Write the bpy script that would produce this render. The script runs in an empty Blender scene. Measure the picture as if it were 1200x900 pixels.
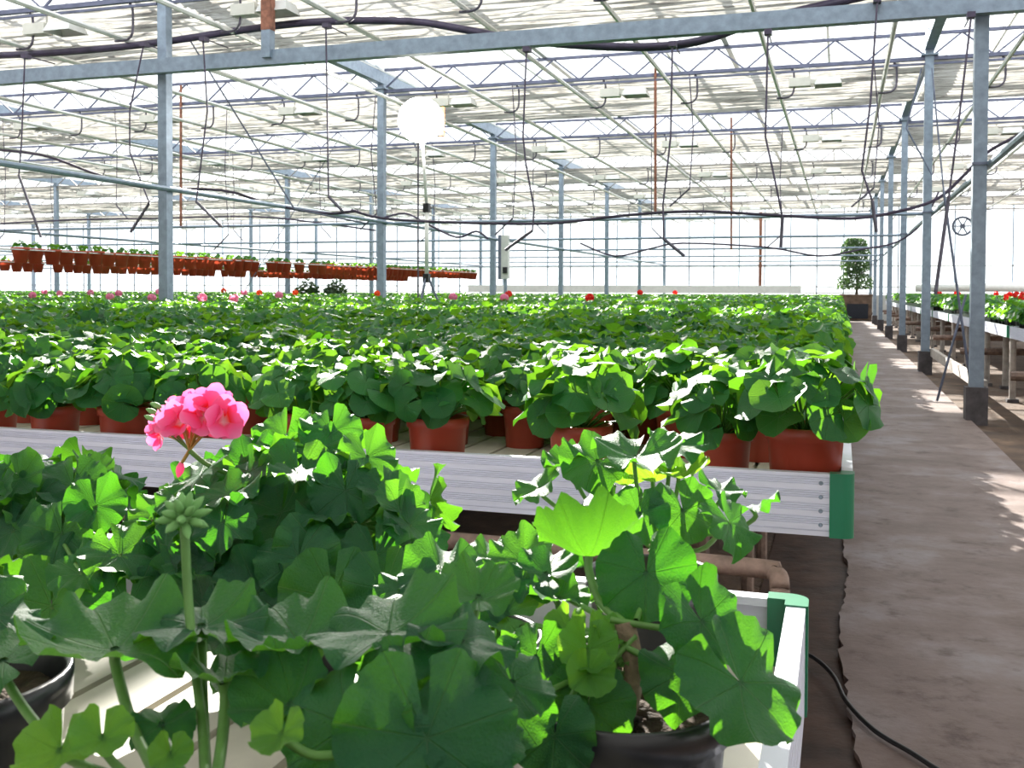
import bpy, math, random
import numpy as np
from mathutils import Vector, Matrix, Euler
rad = math.radians
PI = math.pi
SC = bpy.context.scene
COL = SC.collection

# ------------------------------------------------------------------ camera
HC = 1.23
cam_d = bpy.data.cameras.new('camera'); cam = bpy.data.objects.new('camera', cam_d); COL.objects.link(cam)
cam.location = (0, 0, HC)
cam.rotation_euler = Euler((rad(88.5), rad(-0.22), rad(17.8)), 'XYZ')
cam_d.sensor_width = 36; cam_d.lens = 36.0; cam_d.shift_y = -78 / 1200
cam_d.clip_start = 0.05; cam_d.clip_end = 400
cam_d.dof.use_dof = True; cam_d.dof.focus_distance = 1.9; cam_d.dof.aperture_fstop = 22
SC.camera = cam
# ------------------------------------------------------------------ sky, sun, exposure
SUN_AZ, SUN_EL = 25, 25
wd = bpy.data.worlds.new('world'); SC.world = wd; wd.use_nodes = True
bg = wd.node_tree.nodes['Background']; bg.inputs[0].default_value = (0.93, 0.965, 1.0, 1); bg.inputs[1].default_value = 1.5
sd = bpy.data.lights.new('sun', 'SUN'); sd.energy = 13.0; sd.angle = rad(0.6); sd.color = (1, 0.95, 0.86)
sun = bpy.data.objects.new('sun', sd); COL.objects.link(sun)
to_sun = Vector((-math.sin(rad(SUN_AZ)) * math.cos(rad(SUN_EL)), math.cos(rad(SUN_AZ)) * math.cos(rad(SUN_EL)), math.sin(rad(SUN_EL))))
sun.rotation_euler = to_sun.to_track_quat('Z', 'Y').to_euler(); sun.location = (-10, 20, 20)
vs = SC.view_settings; vs.view_transform = 'Standard'; vs.look = 'None'; vs.gamma = 1; vs.exposure = 0.76
try: vs.use_curve_mapping = False
except Exception: pass
SC.cycles.transparent_max_bounces = 24
SC.cycles.max_bounces = 8

# ------------------------------------------------------------------ picture measurements -> places in the world
RM = np.array(cam.rotation_euler.to_matrix())
def ray(x, y): return RM @ np.array([(x - 600) / 1200., -(y - 372) / 1200., -1.])
def atY(x, y, Y): d = ray(x, y); return Vector((d[0] * Y / d[1], Y, HC + d[2] * Y / d[1]))
def atZ(x, y, z): d = ray(x, y); t = (z - HC) / d[2]; return Vector((d[0] * t, d[1] * t, z))
def atX(x, y, X): d = ray(x, y); t = X / d[0]; return Vector((X, d[1] * t, HC + d[2] * t))

# ------------------------------------------------------------------ materials
def nmat(name):
    m = bpy.data.materials.new(name); m.use_nodes = True
    return m, m.node_tree.nodes, m.node_tree.links, m.node_tree.nodes['Principled BSDF']
def ramp(N, L, src, stops):
    r = N.new('ShaderNodeValToRGB'); e = r.color_ramp.elements
    while len(e) < len(stops): e.new(0.5)
    for k, (p, c) in enumerate(stops):
        e[k].position = p; e[k].color = (*c, 1)
    L.new(src, r.inputs[0]); return r.outputs[0]
def noise(N, L, scale, detail=3, rough=0.5, vec=None, stretch=None, coord='Object'):
    tc = N.new('ShaderNodeTexCoord'); n = N.new('ShaderNodeTexNoise')
    n.inputs['Scale'].default_value = scale; n.inputs['Detail'].default_value = detail; n.inputs['Roughness'].default_value = rough
    if stretch:
        mp = N.new('ShaderNodeMapping'); mp.inputs['Scale'].default_value = stretch
        L.new(tc.outputs[coord], mp.inputs[0]); L.new(mp.outputs[0], n.inputs[0])
    else: L.new(tc.outputs[coord], n.inputs[0])
    return n.outputs['Fac']
def bump(N, L, src, bsdf, strength=0.3, dist=0.01):
    b = N.new('ShaderNodeBump'); b.inputs['Strength'].default_value = strength; b.inputs['Distance'].default_value = dist
    L.new(src, b.inputs['Height']); L.new(b.outputs[0], bsdf.inputs['Normal'])
def simple(name, c, rough=0.6, metal=0.0, var=0.25, scale=8, bmp=0.0, stretch=None):
    m, N, L, b = nmat(name)
    b.inputs['Roughness'].default_value = rough; b.inputs['Metallic'].default_value = metal
    f = noise(N, L, scale, 4, 0.6, stretch=stretch)
    lo = tuple(x * (1 - var) for x in c); hi = tuple(min(1, x * (1 + var)) for x in c)
    L.new(ramp(N, L, f, [(0.3, lo), (0.7, hi)]), b.inputs['Base Color'])
    if bmp: bump(N, L, f, b, bmp)
    return m
M = {}
M['steel'] = simple('galvanised_steel', (0.25, 0.31, 0.39), 0.45, 0.35, 0.18, 12)
M['steel_dark'] = simple('weathered_steel', (0.15, 0.17, 0.24), 0.5, 0.3, 0.3, 10)
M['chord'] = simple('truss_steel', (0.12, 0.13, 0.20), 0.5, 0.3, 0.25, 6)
M['hazed_chord'] = simple('hazed_truss_steel', (0.30, 0.28, 0.26), 0.5, 0.3, 0.25, 6)  # far truss steel, distance haze put into its lighter colour
M['pipe'] = simple('painted_pipe', (0.68, 0.68, 0.66), 0.4, 0.2, 0.08, 8)
M['hook'] = simple('dark_hook_steel', (0.10, 0.09, 0.12), 0.5, 0.4, 0.3)
M['rust'] = simple('rusty_steel', (0.28, 0.12, 0.08), 0.85, 0.1, 0.45, 14, 0.2)
M['oldpipe'] = simple('old_heating_pipe', (0.22, 0.15, 0.12), 0.6, 0.2, 0.5, 18, 0.2)
M['alu'] = simple('aluminium_profile', (0.70, 0.72, 0.84), 0.42, 0.15, 0.07, 5, 0.03, (1, 1, 14))
M['alu_bright'] = simple('bright_aluminium', (0.80, 0.80, 0.84), 0.3, 0.35, 0.05, 6)
M['green_cap'] = simple('green_plastic', (0.012, 0.17, 0.085), 0.38, 0, 0.1, 6)
M['slat'] = simple('cream_plastic_board', (0.54, 0.51, 0.44), 0.55, 0, 0.14, 9, 0.05)
M['tray'] = simple('pale_tray_plastic', (0.62, 0.58, 0.47), 0.22, 0, 0.18, 3)
M['terra'] = simple('terracotta_plastic', (0.33, 0.045, 0.022), 0.42, 0, 0.14, 5)
def thin_plastic(m, c, w):
    N, L = m.node_tree.nodes, m.node_tree.links; b = N['Principled BSDF']; ts = N.new('ShaderNodeBsdfTranslucent'); ts.inputs[0].default_value = (*c, 1)
    ms = N.new('ShaderNodeMixShader'); ms.inputs[0].default_value = w; L.new(b.outputs[0], ms.inputs[1]); L.new(ts.outputs[0], ms.inputs[2]); L.new(ms.outputs[0], N['Material Output'].inputs[0])
M['terrathin'] = simple('thin_terracotta_plastic', (0.50, 0.08, 0.04), 0.5, 0, 0.14, 5); thin_plastic(M['terrathin'], (0.65, 0.10, 0.05), 0.22)
M['blackpot'] = simple('black_plastic', (0.012, 0.013, 0.018), 0.28, 0, 0.2, 5)
M['soil'] = simple('peat_soil', (0.045, 0.028, 0.018), 0.95, 0, 0.6, 60, 0.9)
M['lampbox'] = simple('cream_lamp_housing', (0.62, 0.61, 0.55), 0.45, 0.1, 0.06)
M['lamprefl'] = simple('grey_reflector', (0.62, 0.62, 0.60), 0.5, 0.0, 0.06)
M['cable'] = simple('black_rubber', (0.012, 0.012, 0.014), 0.4, 0, 0.2)
M['hose'] = simple('dark_violet_hose', (0.06, 0.045, 0.085), 0.45, 0, 0.4, 5)
M['white'] = simple('white_paint', (0.80, 0.80, 0.78), 0.5, 0, 0.06)
M['orange'] = simple('orange_housing', (0.8, 0.22, 0.05), 0.5, 0, 0.1)
M['bark'] = simple('bark', (0.10, 0.07, 0.05), 0.9, 0, 0.4, 30, 0.5)
M['planter'] = simple('planter_wood', (0.17, 0.11, 0.08), 0.85, 0, 0.4, 6, 0.4)
M['openingdark'] = simple('opening_shade_black', (0.01, 0.014, 0.028), 0.5, 0, 0.2)
M['post'] = simple('concrete_post', (0.40, 0.36, 0.33), 0.8, 0, 0.25, 12, 0.2)
M['footing'] = simple('dark_footing_concrete', (0.085, 0.075, 0.08), 0.85, 0, 0.4, 9, 0.4)
M['parapet'] = simple('pale_parapet', (0.60, 0.60, 0.58), 0.8, 0, 0.15, 2)
M['stem'] = simple('green_stem', (0.10, 0.24, 0.05), 0.5, 0, 0.25, 30)
M['budgreen'] = simple('hairy_bud_green', (0.17, 0.38, 0.12), 0.7, 0, 0.25, 60)
M['woodystem'] = simple('woody_stem', (0.20, 0.15, 0.10), 0.9, 0, 0.5, 60, 0.5)
M['pedicel'] = simple('amber_pedicel', (0.36, 0.20, 0.04), 0.5, 0, 0.3, 30)

def glass_mat():
    m, N, L, b = nmat('greenhouse_glass'); N.remove(b)
    t = N.new('ShaderNodeBsdfTransparent'); t.inputs[0].default_value = (0.975, 0.985, 0.98, 1)
    g = N.new('ShaderNodeBsdfGlossy'); g.inputs['Roughness'].default_value = 0.05
    lw = N.new('ShaderNodeLayerWeight'); lw.inputs[0].default_value = 0.5
    pw = N.new('ShaderNodeMath'); pw.operation = 'POWER'; L.new(lw.outputs['Facing'], pw.inputs[0]); pw.inputs[1].default_value = 7
    fr = N.new('ShaderNodeMath'); fr.operation = 'MULTIPLY_ADD'; L.new(pw.outputs[0], fr.inputs[0]); fr.inputs[1].default_value = 0.22; fr.inputs[2].default_value = 0.025
    mx = N.new('ShaderNodeMixShader'); L.new(fr.outputs[0], mx.inputs[0]); L.new(t.outputs[0], mx.inputs[1]); L.new(g.outputs[0], mx.inputs[2])
    L.new(mx.outputs[0], N['Material Output'].inputs[0]); return m
M['glass'] = glass_mat()

def cloth_mat():
    m, N, L, b = nmat('shade_cloth'); N.remove(b)
    f = noise(N, L, 3.0, 5, 0.65, stretch=(0.9, 14, 1))
    bp = N.new('ShaderNodeBump'); bp.inputs['Strength'].default_value = 1.0; bp.inputs['Distance'].default_value = 0.04; L.new(f, bp.inputs['Height'])
    c = ramp(N, L, f, [(0.36, (0.17, 0.16, 0.155)), (0.48, (0.41, 0.395, 0.365)), (0.68, (0.52, 0.51, 0.49))])  # dark gather lines: shading of the folds put into the cloth colour
    d = N.new('ShaderNodeBsdfDiffuse'); L.new(c, d.inputs[0]); L.new(bp.outputs[0], d.inputs['Normal'])
    t = N.new('ShaderNodeBsdfTranslucent'); L.new(c, t.inputs[0])
    tr = N.new('ShaderNodeBsdfTransparent')
    a = N.new('ShaderNodeMixShader'); a.inputs[0].default_value = 0.45; L.new(d.outputs[0], a.inputs[1]); L.new(t.outputs[0], a.inputs[2])
    e = N.new('ShaderNodeMixShader'); e.inputs[0].default_value = 0.07; L.new(a.outputs[0], e.inputs[1]); L.new(tr.outputs[0], e.inputs[2])
    L.new(e.outputs[0], N['Material Output'].inputs[0]); return m
M['cloth'] = cloth_mat()

def leaf_mat(name, lo, hi, tr_lo, tr_hi, trans=0.38, rough=0.46, sheen=0.03):
    m, N, L, b = nmat(name)
    def mth(op, a, bb=None, clamp=False):
        n = N.new('ShaderNodeMath'); n.operation = op; n.use_clamp = clamp
        for k, v in enumerate((a, bb)):
            if v is None: continue
            if isinstance(v, (int, float)): n.inputs[k].default_value = v
            else: L.new(v, n.inputs[k])
        return n.outputs[0]
    uv = N.new('ShaderNodeUVMap'); sx = N.new('ShaderNodeSeparateXYZ'); L.new(uv.outputs[0], sx.inputs[0])
    x = mth('SUBTRACT', sx.outputs[0], 0.5); y = mth('SUBTRACT', sx.outputs[1], 0.5)
    ang = mth('ARCTAN2', x, y); r = mth('MULTIPLY', mth('SQRT', mth('ADD', mth('MULTIPLY', x, x), mth('MULTIPLY', y, y))), 2.0)
    s = mth('ABSOLUTE', mth('SINE', mth('MULTIPLY', ang, 3.5)))
    d = mth('MULTIPLY', s, r)                               # distance from a main vein
    vein = mth('SUBTRACT', 1.0, mth('MULTIPLY', d, 18.0), True)
    att = N.new('ShaderNodeAttribute'); att.attribute_name = 'tint'
    oi = N.new('ShaderNodeObjectInfo')
    f = noise(N, L, 22, 3, 0.6)
    t = mth('ADD', mth('MULTIPLY', att.outputs['Fac'], 0.55), mth('MULTIPLY', oi.outputs['Random'], 0.45))
    t = mth('ADD', t, mth('MULTIPLY', mth('SUBTRACT', f, 0.5), 0.5), True)
    base = ramp(N, L, t, [(0.0, lo), (1.0, hi)])
    mx = N.new('ShaderNodeMixRGB'); L.new(mth('MULTIPLY', vein, 0.16), mx.inputs[0]); L.new(base, mx.inputs[1]); mx.inputs[2].default_value = (0.22, 0.38, 0.14, 1)
    L.new(mx.outputs[0], b.inputs['Base Color'])
    b.inputs['Roughness'].default_value = rough
    b.inputs['Specular IOR Level'].default_value = 0.36
    b.inputs['Sheen Weight'].default_value = sheen; b.inputs['Sheen Roughness'].default_value = 0.4
    h = mth('ADD', mth('MULTIPLY', vein, -1.0), mth('MULTIPLY', f, 0.8))
    bp = N.new('ShaderNodeBump'); bp.inputs['Strength'].default_value = 0.6; bp.inputs['Distance'].default_value = 0.0025
    L.new(h, bp.inputs['Height']); L.new(bp.outputs[0], b.inputs['Normal'])
    tc = ramp(N, L, t, [(0.0, tr_lo), (1.0, tr_hi)])
    ts = N.new('ShaderNodeBsdfTranslucent'); L.new(tc, ts.inputs[0]); L.new(bp.outputs[0], ts.inputs[1])
    ms = N.new('ShaderNodeMixShader'); ms.inputs[0].default_value = trans
    L.new(b.outputs[0], ms.inputs[1]); L.new(ts.outputs[0], ms.inputs[2]); L.new(ms.outputs[0], N['Material Output'].inputs[0])
    return m
M['leaf'] = leaf_mat('geranium_leaf', (0.003, 0.075, 0.024), (0.020, 0.180, 0.036), (0.07, 0.34, 0.008), (0.34, 0.66, 0.03), 0.34)
M['heroleaf'] = leaf_mat('large_geranium_leaf', (0.004, 0.066, 0.028), (0.016, 0.125, 0.042), (0.06, 0.34, 0.010), (0.22, 0.58, 0.02), 0.34, sheen=0.10)
M['youngleaf'] = leaf_mat('young_geranium_leaf', (0.06, 0.22, 0.04), (0.10, 0.30, 0.05), (0.25, 0.6, 0.02), (0.40, 0.7, 0.03), 0.4)
M['treeleaf'] = leaf_mat('tree_leaf', (0.03, 0.055, 0.035), (0.07, 0.11, 0.07), (0.08, 0.2, 0.02), (0.15, 0.3, 0.05), 0.25)

def petal_mat(name, edge, mid, eye):
    m, N, L, b = nmat(name)
    uv = N.new('ShaderNodeUVMap'); sx = N.new('ShaderNodeSeparateXYZ'); L.new(uv.outputs[0], sx.inputs[0])
    c = ramp(N, L, sx.outputs[1], [(0.05, (0.9, 0.55, 0.6)), (0.22, eye), (0.42, mid), (1.0, edge)])
    L.new(c, b.inputs['Base Color']); b.inputs['Roughness'].default_value = 0.5
    ts = N.new('ShaderNodeBsdfTranslucent'); L.new(c, ts.inputs[0]); ms = N.new('ShaderNodeMixShader'); ms.inputs[0].default_value = 0.45
    L.new(b.outputs[0], ms.inputs[1]); L.new(ts.outputs[0], ms.inputs[2]); L.new(ms.outputs[0], N['Material Output'].inputs[0]); return m
M['pink'] = petal_mat('pink_petal', (0.95, 0.24, 0.50), (0.95, 0.12, 0.38), (0.92, 0.10, 0.25))
M['pinkred'] = petal_mat('blotched_pink_petal', (0.95, 0.22, 0.48), (0.95, 0.10, 0.34), (0.95, 0.02, 0.015))
M['palepink'] = petal_mat('pale_pink_petal', (0.85, 0.32, 0.50), (0.85, 0.28, 0.45), (0.8, 0.2, 0.35))
M['red'] = petal_mat('scarlet_petal', (0.85, 0.03, 0.02), (0.8, 0.02, 0.02), (0.7, 0.02, 0.02))
M['orangepetal'] = petal_mat('orange_petal', (0.95, 0.12, 0.02), (0.9, 0.1, 0.02), (0.8, 0.08, 0.02))

def path_mat():
    m, N, L, b = nmat('worn_concrete')
    a = noise(N, L, 1.6, 8, 0.62); c = noise(N, L, 7, 8, 0.72, stretch=(1, 1.1, 1))
    col = ramp(N, L, a, [(0.30, (0.12, 0.080, 0.068)), (0.5, (0.19, 0.142, 0.130)), (0.66, (0.27, 0.24, 0.25))])
    col2 = ramp(N, L, c, [(0.32, (0.40, 0.30, 0.26)), (0.45, (0.85, 0.80, 0.78)), (0.7, (1, 1, 1))])
    mx = N.new('ShaderNodeMixRGB'); mx.blend_type = 'MULTIPLY'; mx.inputs[0].default_value = 1
    L.new(col, mx.inputs[1]); L.new(col2, mx.inputs[2]); L.new(mx.outputs[0], b.inputs['Base Color'])
    b.inputs['Roughness'].default_value = 0.62
    ad = N.new('ShaderNodeMath'); ad.operation = 'ADD'; L.new(a, ad.inputs[0]); L.new(c, ad.inputs[1])
    bump(N, L, ad.outputs[0], b, 0.6, 0.012); return m
M['path'] = path_mat()
def ground_mat():
    m, N, L, b = nmat('bare_soil')
    a = noise(N, L, 2.2, 9, 0.7); c = noise(N, L, 25, 5, 0.7)
    L.new(ramp(N, L, a, [(0.3, (0.045, 0.028, 0.022)), (0.55, (0.12, 0.075, 0.05)), (0.75, (0.26, 0.16, 0.10))]), b.inputs['Base Color'])
    b.inputs['Roughness'].default_value = 0.9
    ad = N.new('ShaderNodeMath'); ad.operation = 'ADD'; L.new(a, ad.inputs[0]); L.new(c, ad.inputs[1]); bump(N, L, ad.outputs[0], b, 0.8, 0.02); return m
M['ground'] = ground_mat()
M['wetsoil'] = simple('damp_crust', (0.060, 0.032, 0.023), 0.6, 0, 0.5, 7, 0.7)
def emis(name, c, s):
    m, N, L, b = nmat(name); N.remove(b); e = N.new('ShaderNodeEmission'); e.inputs[0].default_value = (*c, 1); e.inputs[1].default_value = s
    L.new(e.outputs[0], N['Material Output'].inputs[0]); return m
M['glow'] = emis('lit_floodlight_lens', (1, 0.97, 0.92), 40)

# ------------------------------------------------------------------ mesh building
_O = 'first second third fourth fifth sixth seventh eighth ninth tenth eleventh twelfth thirteenth fourteenth fifteenth sixteenth seventeenth eighteenth nineteenth'.split()
def ordw(n):
    if n < 19: return _O[n]
    t = ['twen', 'thir', 'for', 'fif', 'six', 'seven', 'eigh', 'nine'][(n + 1) // 10 - 2]; u = (n + 1) % 10
    return t + 'tieth' if u == 0 else t + 'ty-' + _O[u - 1]
class MB:
    def __init__(s): s.v = []; s.f = []; s.uv = []
    def add(s, v, f, uv=None):
        o = len(s.v); s.v += [tuple(p) for p in v]; s.f += [tuple(i + o for i in q) for q in f]
        s.uv += list(uv) if uv is not None else [(0.5, 0.9)] * len(v); return s
    def box(s, c, d, rz=0.0):
        x, y, z = d[0] / 2, d[1] / 2, d[2] / 2; cr, sr = math.cos(rz), math.sin(rz)
        v = [(c[0] + a * x * cr - b * y * sr, c[1] + a * x * sr + b * y * cr, c[2] + e * z) for e in (-1, 1) for a, b in ((-1, -1), (1, -1), (1, 1), (-1, 1))]
        return s.add(v, [(0, 3, 2, 1), (4, 5, 6, 7), (0, 1, 5, 4), (1, 2, 6, 5), (2, 3, 7, 6), (3, 0, 4, 7)])
    def bar(s, a, b, w, h=None):
        a = Vector(a); b = Vector(b); h = h or w; d = (b - a).normalized()
        up = Vector((0, 0, 1)) if abs(d.z) < 0.95 else Vector((0, 1, 0))
        x = d.cross(up).normalized() * w / 2; y = x.cross(d).normalized() * h / 2
        v = [p + sx * x + sy * y for p in (a, b) for sx, sy in ((-1, -1), (1, -1), (1, 1), (-1, 1))]
        return s.add(v, [(0, 1, 2, 3), (7, 6, 5, 4), (0, 4, 5, 1), (1, 5, 6, 2), (2, 6, 7, 3), (3, 7, 4, 0)])
    def tube(s, pts, r, n=6, cap=True):
        pts = [Vector(p) for p in pts]; m = len(pts); rs = r if isinstance(r, (list, tuple)) else [r] * m
        V = []; F = []; prev = None
        for i, p in enumerate(pts):
            t = (pts[min(i + 1, m - 1)] - pts[max(i - 1, 0)]).normalized()
            if prev is None:
                up = Vector((0, 0, 1)) if abs(t.z) < 0.9 else Vector((1, 0, 0)); x = t.cross(up).normalized()
            else: x = (prev - t * prev.dot(t)).normalized()
            prev = x; y = t.cross(x)
            for k in range(n):
                a = 2 * PI * k / n; V.append(p + (x * math.cos(a) + y * math.sin(a)) * rs[i])
        for i in range(m - 1):
            for k in range(n):
                F.append((i * n + k, i * n + (k + 1) % n, (i + 1) * n + (k + 1) % n, (i + 1) * n + k))
        if cap: F.append(tuple(reversed(range(n)))); F.append(tuple((m - 1) * n + k for k in range(n)))
        return s.add(V, F)
    def lathe(s, prof, n=20, c=(0, 0, 0)):
        V = []; F = []; m = len(prof)
        for r, z in prof:
            for k in range(n):
                a = 2 * PI * k / n; V.append((c[0] + r * math.cos(a), c[1] + r * math.sin(a), c[2] + z))
        for i in range(m - 1):
            for k in range(n): F.append((i * n + k, i * n + (k + 1) % n, (i + 1) * n + (k + 1) % n, (i + 1) * n + k))
        return s.add(V, F)
    def prism(s, prof, a, b):              # prof: list of (y,z), extruded along X from a to b
        m = len(prof); V = [(a, p[0], p[1]) for p in prof] + [(b, p[0], p[1]) for p in prof]
        F = [(i, (i + 1) % m, m + (i + 1) % m, m + i) for i in range(m)] + [tuple(reversed(range(m))), tuple(range(m, 2 * m))]
        return s.add(V, F)
    def mesh(s, name, mat, smooth=False):
        me = bpy.data.meshes.new(name); me.from_pydata(s.v, [], s.f)
        uvl = me.uv_layers.new(name='UVMap'); li = np.empty(len(me.loops), np.int32); me.loops.foreach_get('vertex_index', li)
        uvl.data.foreach_set('uv', np.array(s.uv, np.float32)[li].ravel())
        me.materials.append(mat)
        if smooth: me.polygons.foreach_set('use_smooth', [True] * len(me.polygons))
        me.update(); return me
def link(name, data, parent=None, loc=(0, 0, 0), rot=(0, 0, 0), scl=None):
    o = bpy.data.objects.new(name, data); o.location = loc; o.rotation_euler = rot
    if scl is not None: o.scale = scl if hasattr(scl, '__len__') else (scl,) * 3
    o.parent = parent; COL.objects.link(o); return o
def tag(o, label=None, cat=None, group=None, kind=None):
    if label: o['label'] = label
    if cat: o['category'] = cat
    if group: o['group'] = group
    if kind: o['kind'] = kind
    return o
def part(name, mb, mat, parent=None, smooth=False, loc=(0, 0, 0)):
    return link(name, mb.mesh(name, M[mat] if isinstance(mat, str) else mat, smooth), parent, loc)
def thing(name, label, cat, loc=(0, 0, 0), group=None, rot=(0, 0, 0)):
    return tag(link(name, None, None, loc, rot), label, cat, group)
def smoothpts(pts, n=4):
    P = [Vector(p) for p in pts]; out = []
    for i in range(len(P) - 1):
        p0, p1, p2, p3 = P[max(i - 1, 0)], P[i], P[i + 1], P[min(i + 2, len(P) - 1)]
        for k in range(n):
            t = k / n
            out.append(0.5 * ((2 * p1) + (p2 - p0) * t + (2 * p0 - 5 * p1 + 4 * p2 - p3) * t * t + (3 * p1 - p0 - 3 * p2 + p3) * t ** 3))
    return out + [P[-1]]

# ------------------------------------------------------------------ the setting
S = 6.05
TY = [10.406 + S * i for i in range(-2, 7)]      # truss lines
YB = TY[-1]                                      # back wall
XR = 1.21; SPAN = 8.9
XC = [XR + SPAN, XR] + [XR - SPAN * k for k in range(1, 6)]
XW0, XW1 = XC[-1], XC[0]
ZT = 4.70                                         # truss bottom chord
fl = MB(); fl.add([(-90, -40, 0), (60, -40, 0), (60, 100, 0), (-90, 100, 0)], [(0, 1, 2, 3)])
tag(part('floor', fl, 'ground'), kind='structure')
# concrete path, ragged left edge
rng = random.Random(3)
wk = 0.0; ys = [-2 + 0.045 * i for i in range(1020) if -2 + 0.045 * i < 43.5]
pm = MB(); V = []; F = []
for i, y in enumerate(ys):
    wk = 0.93 * wk + rng.uniform(-0.006, 0.006)
    xl = 0.030 + wk + 0.012 * math.sin(y * 3.1) + rng.uniform(-0.008, 0.008) - (0.05 if y < 1.75 else 0) * max(0, math.sin(y * 2.3 + 1.2))
    V += [(xl, y, 0.045), (xl + 0.006, y, 0.0)]
    V += [(1.165, y, 0.045), (1.165, y, 0.0)]
for i in range(len(ys) - 1):
    a = 4 * i; F += [(a, a + 2, a + 6, a + 4), (a + 1, a, a + 4, a + 5), (a + 2, a + 3, a + 7, a + 6)]
pm.add(V, F); tag(part('path', pm, 'path'), kind='structure')
# damp crust strip beside the path
cm = MB(); V = []; F = []
for i, y in enumerate(ys[:180]):
    V += [(-0.30, y, 0.004), (0.01, y, 0.022), (0.06, y, 0.024)]
for i in range(179):
    a = 3 * i; F += [(a, a + 1, a + 4, a + 3), (a + 1, a + 2, a + 5, a + 4)]
cm.add(V, F); tag(part('soil_verge', cm, 'wetsoil'), kind='structure')

def wall_glazed(name, ax, fixed, a0, a1, step):
    root = link(name, None); root['kind'] = 'structure'
    fr = MB(); n = int(round((a1 - a0) / step)); st = (a1 - a0) / n
    P = (lambda a, z: (a, fixed, z)) if ax == 'x' else (lambda a, z: (fixed, a, z))
    pane = MB(); x = st / 2 - 0.02
    zr = [1.45, 2.35, 4.9]
    for i in range(n + 1): fr.bar(P(a0 + st * i, 0.5), P(a0 + st * i, 4.95), 0.05)
    part('mullions', fr, 'steel', root)['kind'] = 'stuff'
    for z in (1.17, 1.45, 2.35, 4.9): part('rail', MB().bar(P(a0, z), P(a1, z), 0.05), 'pipe', root)
    part('parapet', MB().bar(P(a0, 0.55), P(a1, 0.55), 0.12, 1.1), 'parapet', root)
    zs = [1.19, 1.45, 2.35, 4.9]
    for k in range(3):
        h = zs[k + 1] - zs[k] - 0.04
        d = (st - 0.04, 0.008, h) if ax == 'x' else (0.008, st - 0.04, h)
        me = MB().box((0, 0, 0), d).mesh('pane', M['glass'])
        for i in range(n):
            link('pane', me, root, P(a0 + st * (i + 0.5), (zs[k] + zs[k + 1]) / 2))
    return root
wall_glazed('wall_back', 'x', YB + 0.1, XW0, XW1, 1.11)
wall_glazed('wall_left', 'y', XW0 - 0.1, -1.7, YB, 2.42)
wall_glazed('wall_right', 'y', XW1 + 0.1, -1.7, YB, 2.42)

# roof: three glazed ridges per span
for si in range(len(XC) - 1):
    x1, x0 = XC[si], XC[si + 1]; w = (x1 - x0) / 3
    root = link('roof_span', None); root['kind'] = 'structure'
    bars = MB()
    for k in range(3):
        a = x0 + w * k; c = a + w / 2; b = a + w; zg, zr = 5.12, 5.82
        part('ridge_bar', MB().bar((c, TY[0], zr), (c, YB, zr), 0.045), 'white', root)
        part('gutter', MB().bar((a, TY[0], zg), (a, YB, zg), 0.08, 0.05), 'pipe', root)
        for sx, (p, q) in enumerate(((a, c), (c, b))):
            za, zb = (zg, zr) if sx == 0 else (zr, zg)
            y = TY[0]
            L_ = YB - TY[0]; nb = 8
            for j in range(nb):
                y0, y1 = TY[0] + L_ * j / nb + 0.03, TY[0] + L_ * (j + 1) / nb - 0.03
                link('pane', MB().add([(p, y0, za + .05), (q, y0, zb + .05), (q, y1, zb + .05), (p, y1, za + .05)], [(0, 1, 2, 3)]).mesh('pane', M['glass']), root)
            for j in range(33):
                y = TY[0] + L_ * j / 32
                bars.bar((p, y, za + 0.03), (q, y, zb + 0.03), 0.02)
    part('glazing_bars', bars, 'white', root)['kind'] = 'stuff'

# unseen house behind the camera, added to cut front light: curtained ceiling, opaque walls
cb = MB(); cb.add([(XW0, -16, ZT), (XW1, -16, ZT), (XW1, TY[1] - 0.3, ZT), (XW0, TY[1] - 0.3, ZT)], [(0, 1, 2, 3)])
tag(part('ceiling', cb, 'cloth'), kind='structure')
for nm, c, d in (('unseen_wall_front', ((XW0 + XW1) / 2, -16.1, 2.5), (XW1 - XW0, .15, 5.0)), ('unseen_wall_left', (XW0 - .1, -8.9, 2.5), (.15, 14.2, 5.0)), ('unseen_wall_right', (XW1 + .1, -8.9, 2.5), (.15, 14.2, 5.0))):
    tag(part(nm, MB().box(c, d), 'parapet'), kind='structure')

BAY = ['right of the path columns', 'between middle and path columns', 'in first bay past the middle columns', 'in second bay past the middle columns', 'in third bay past the middle columns', 'in the farthest left bay']
BAY += BAY[-1:]
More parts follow.
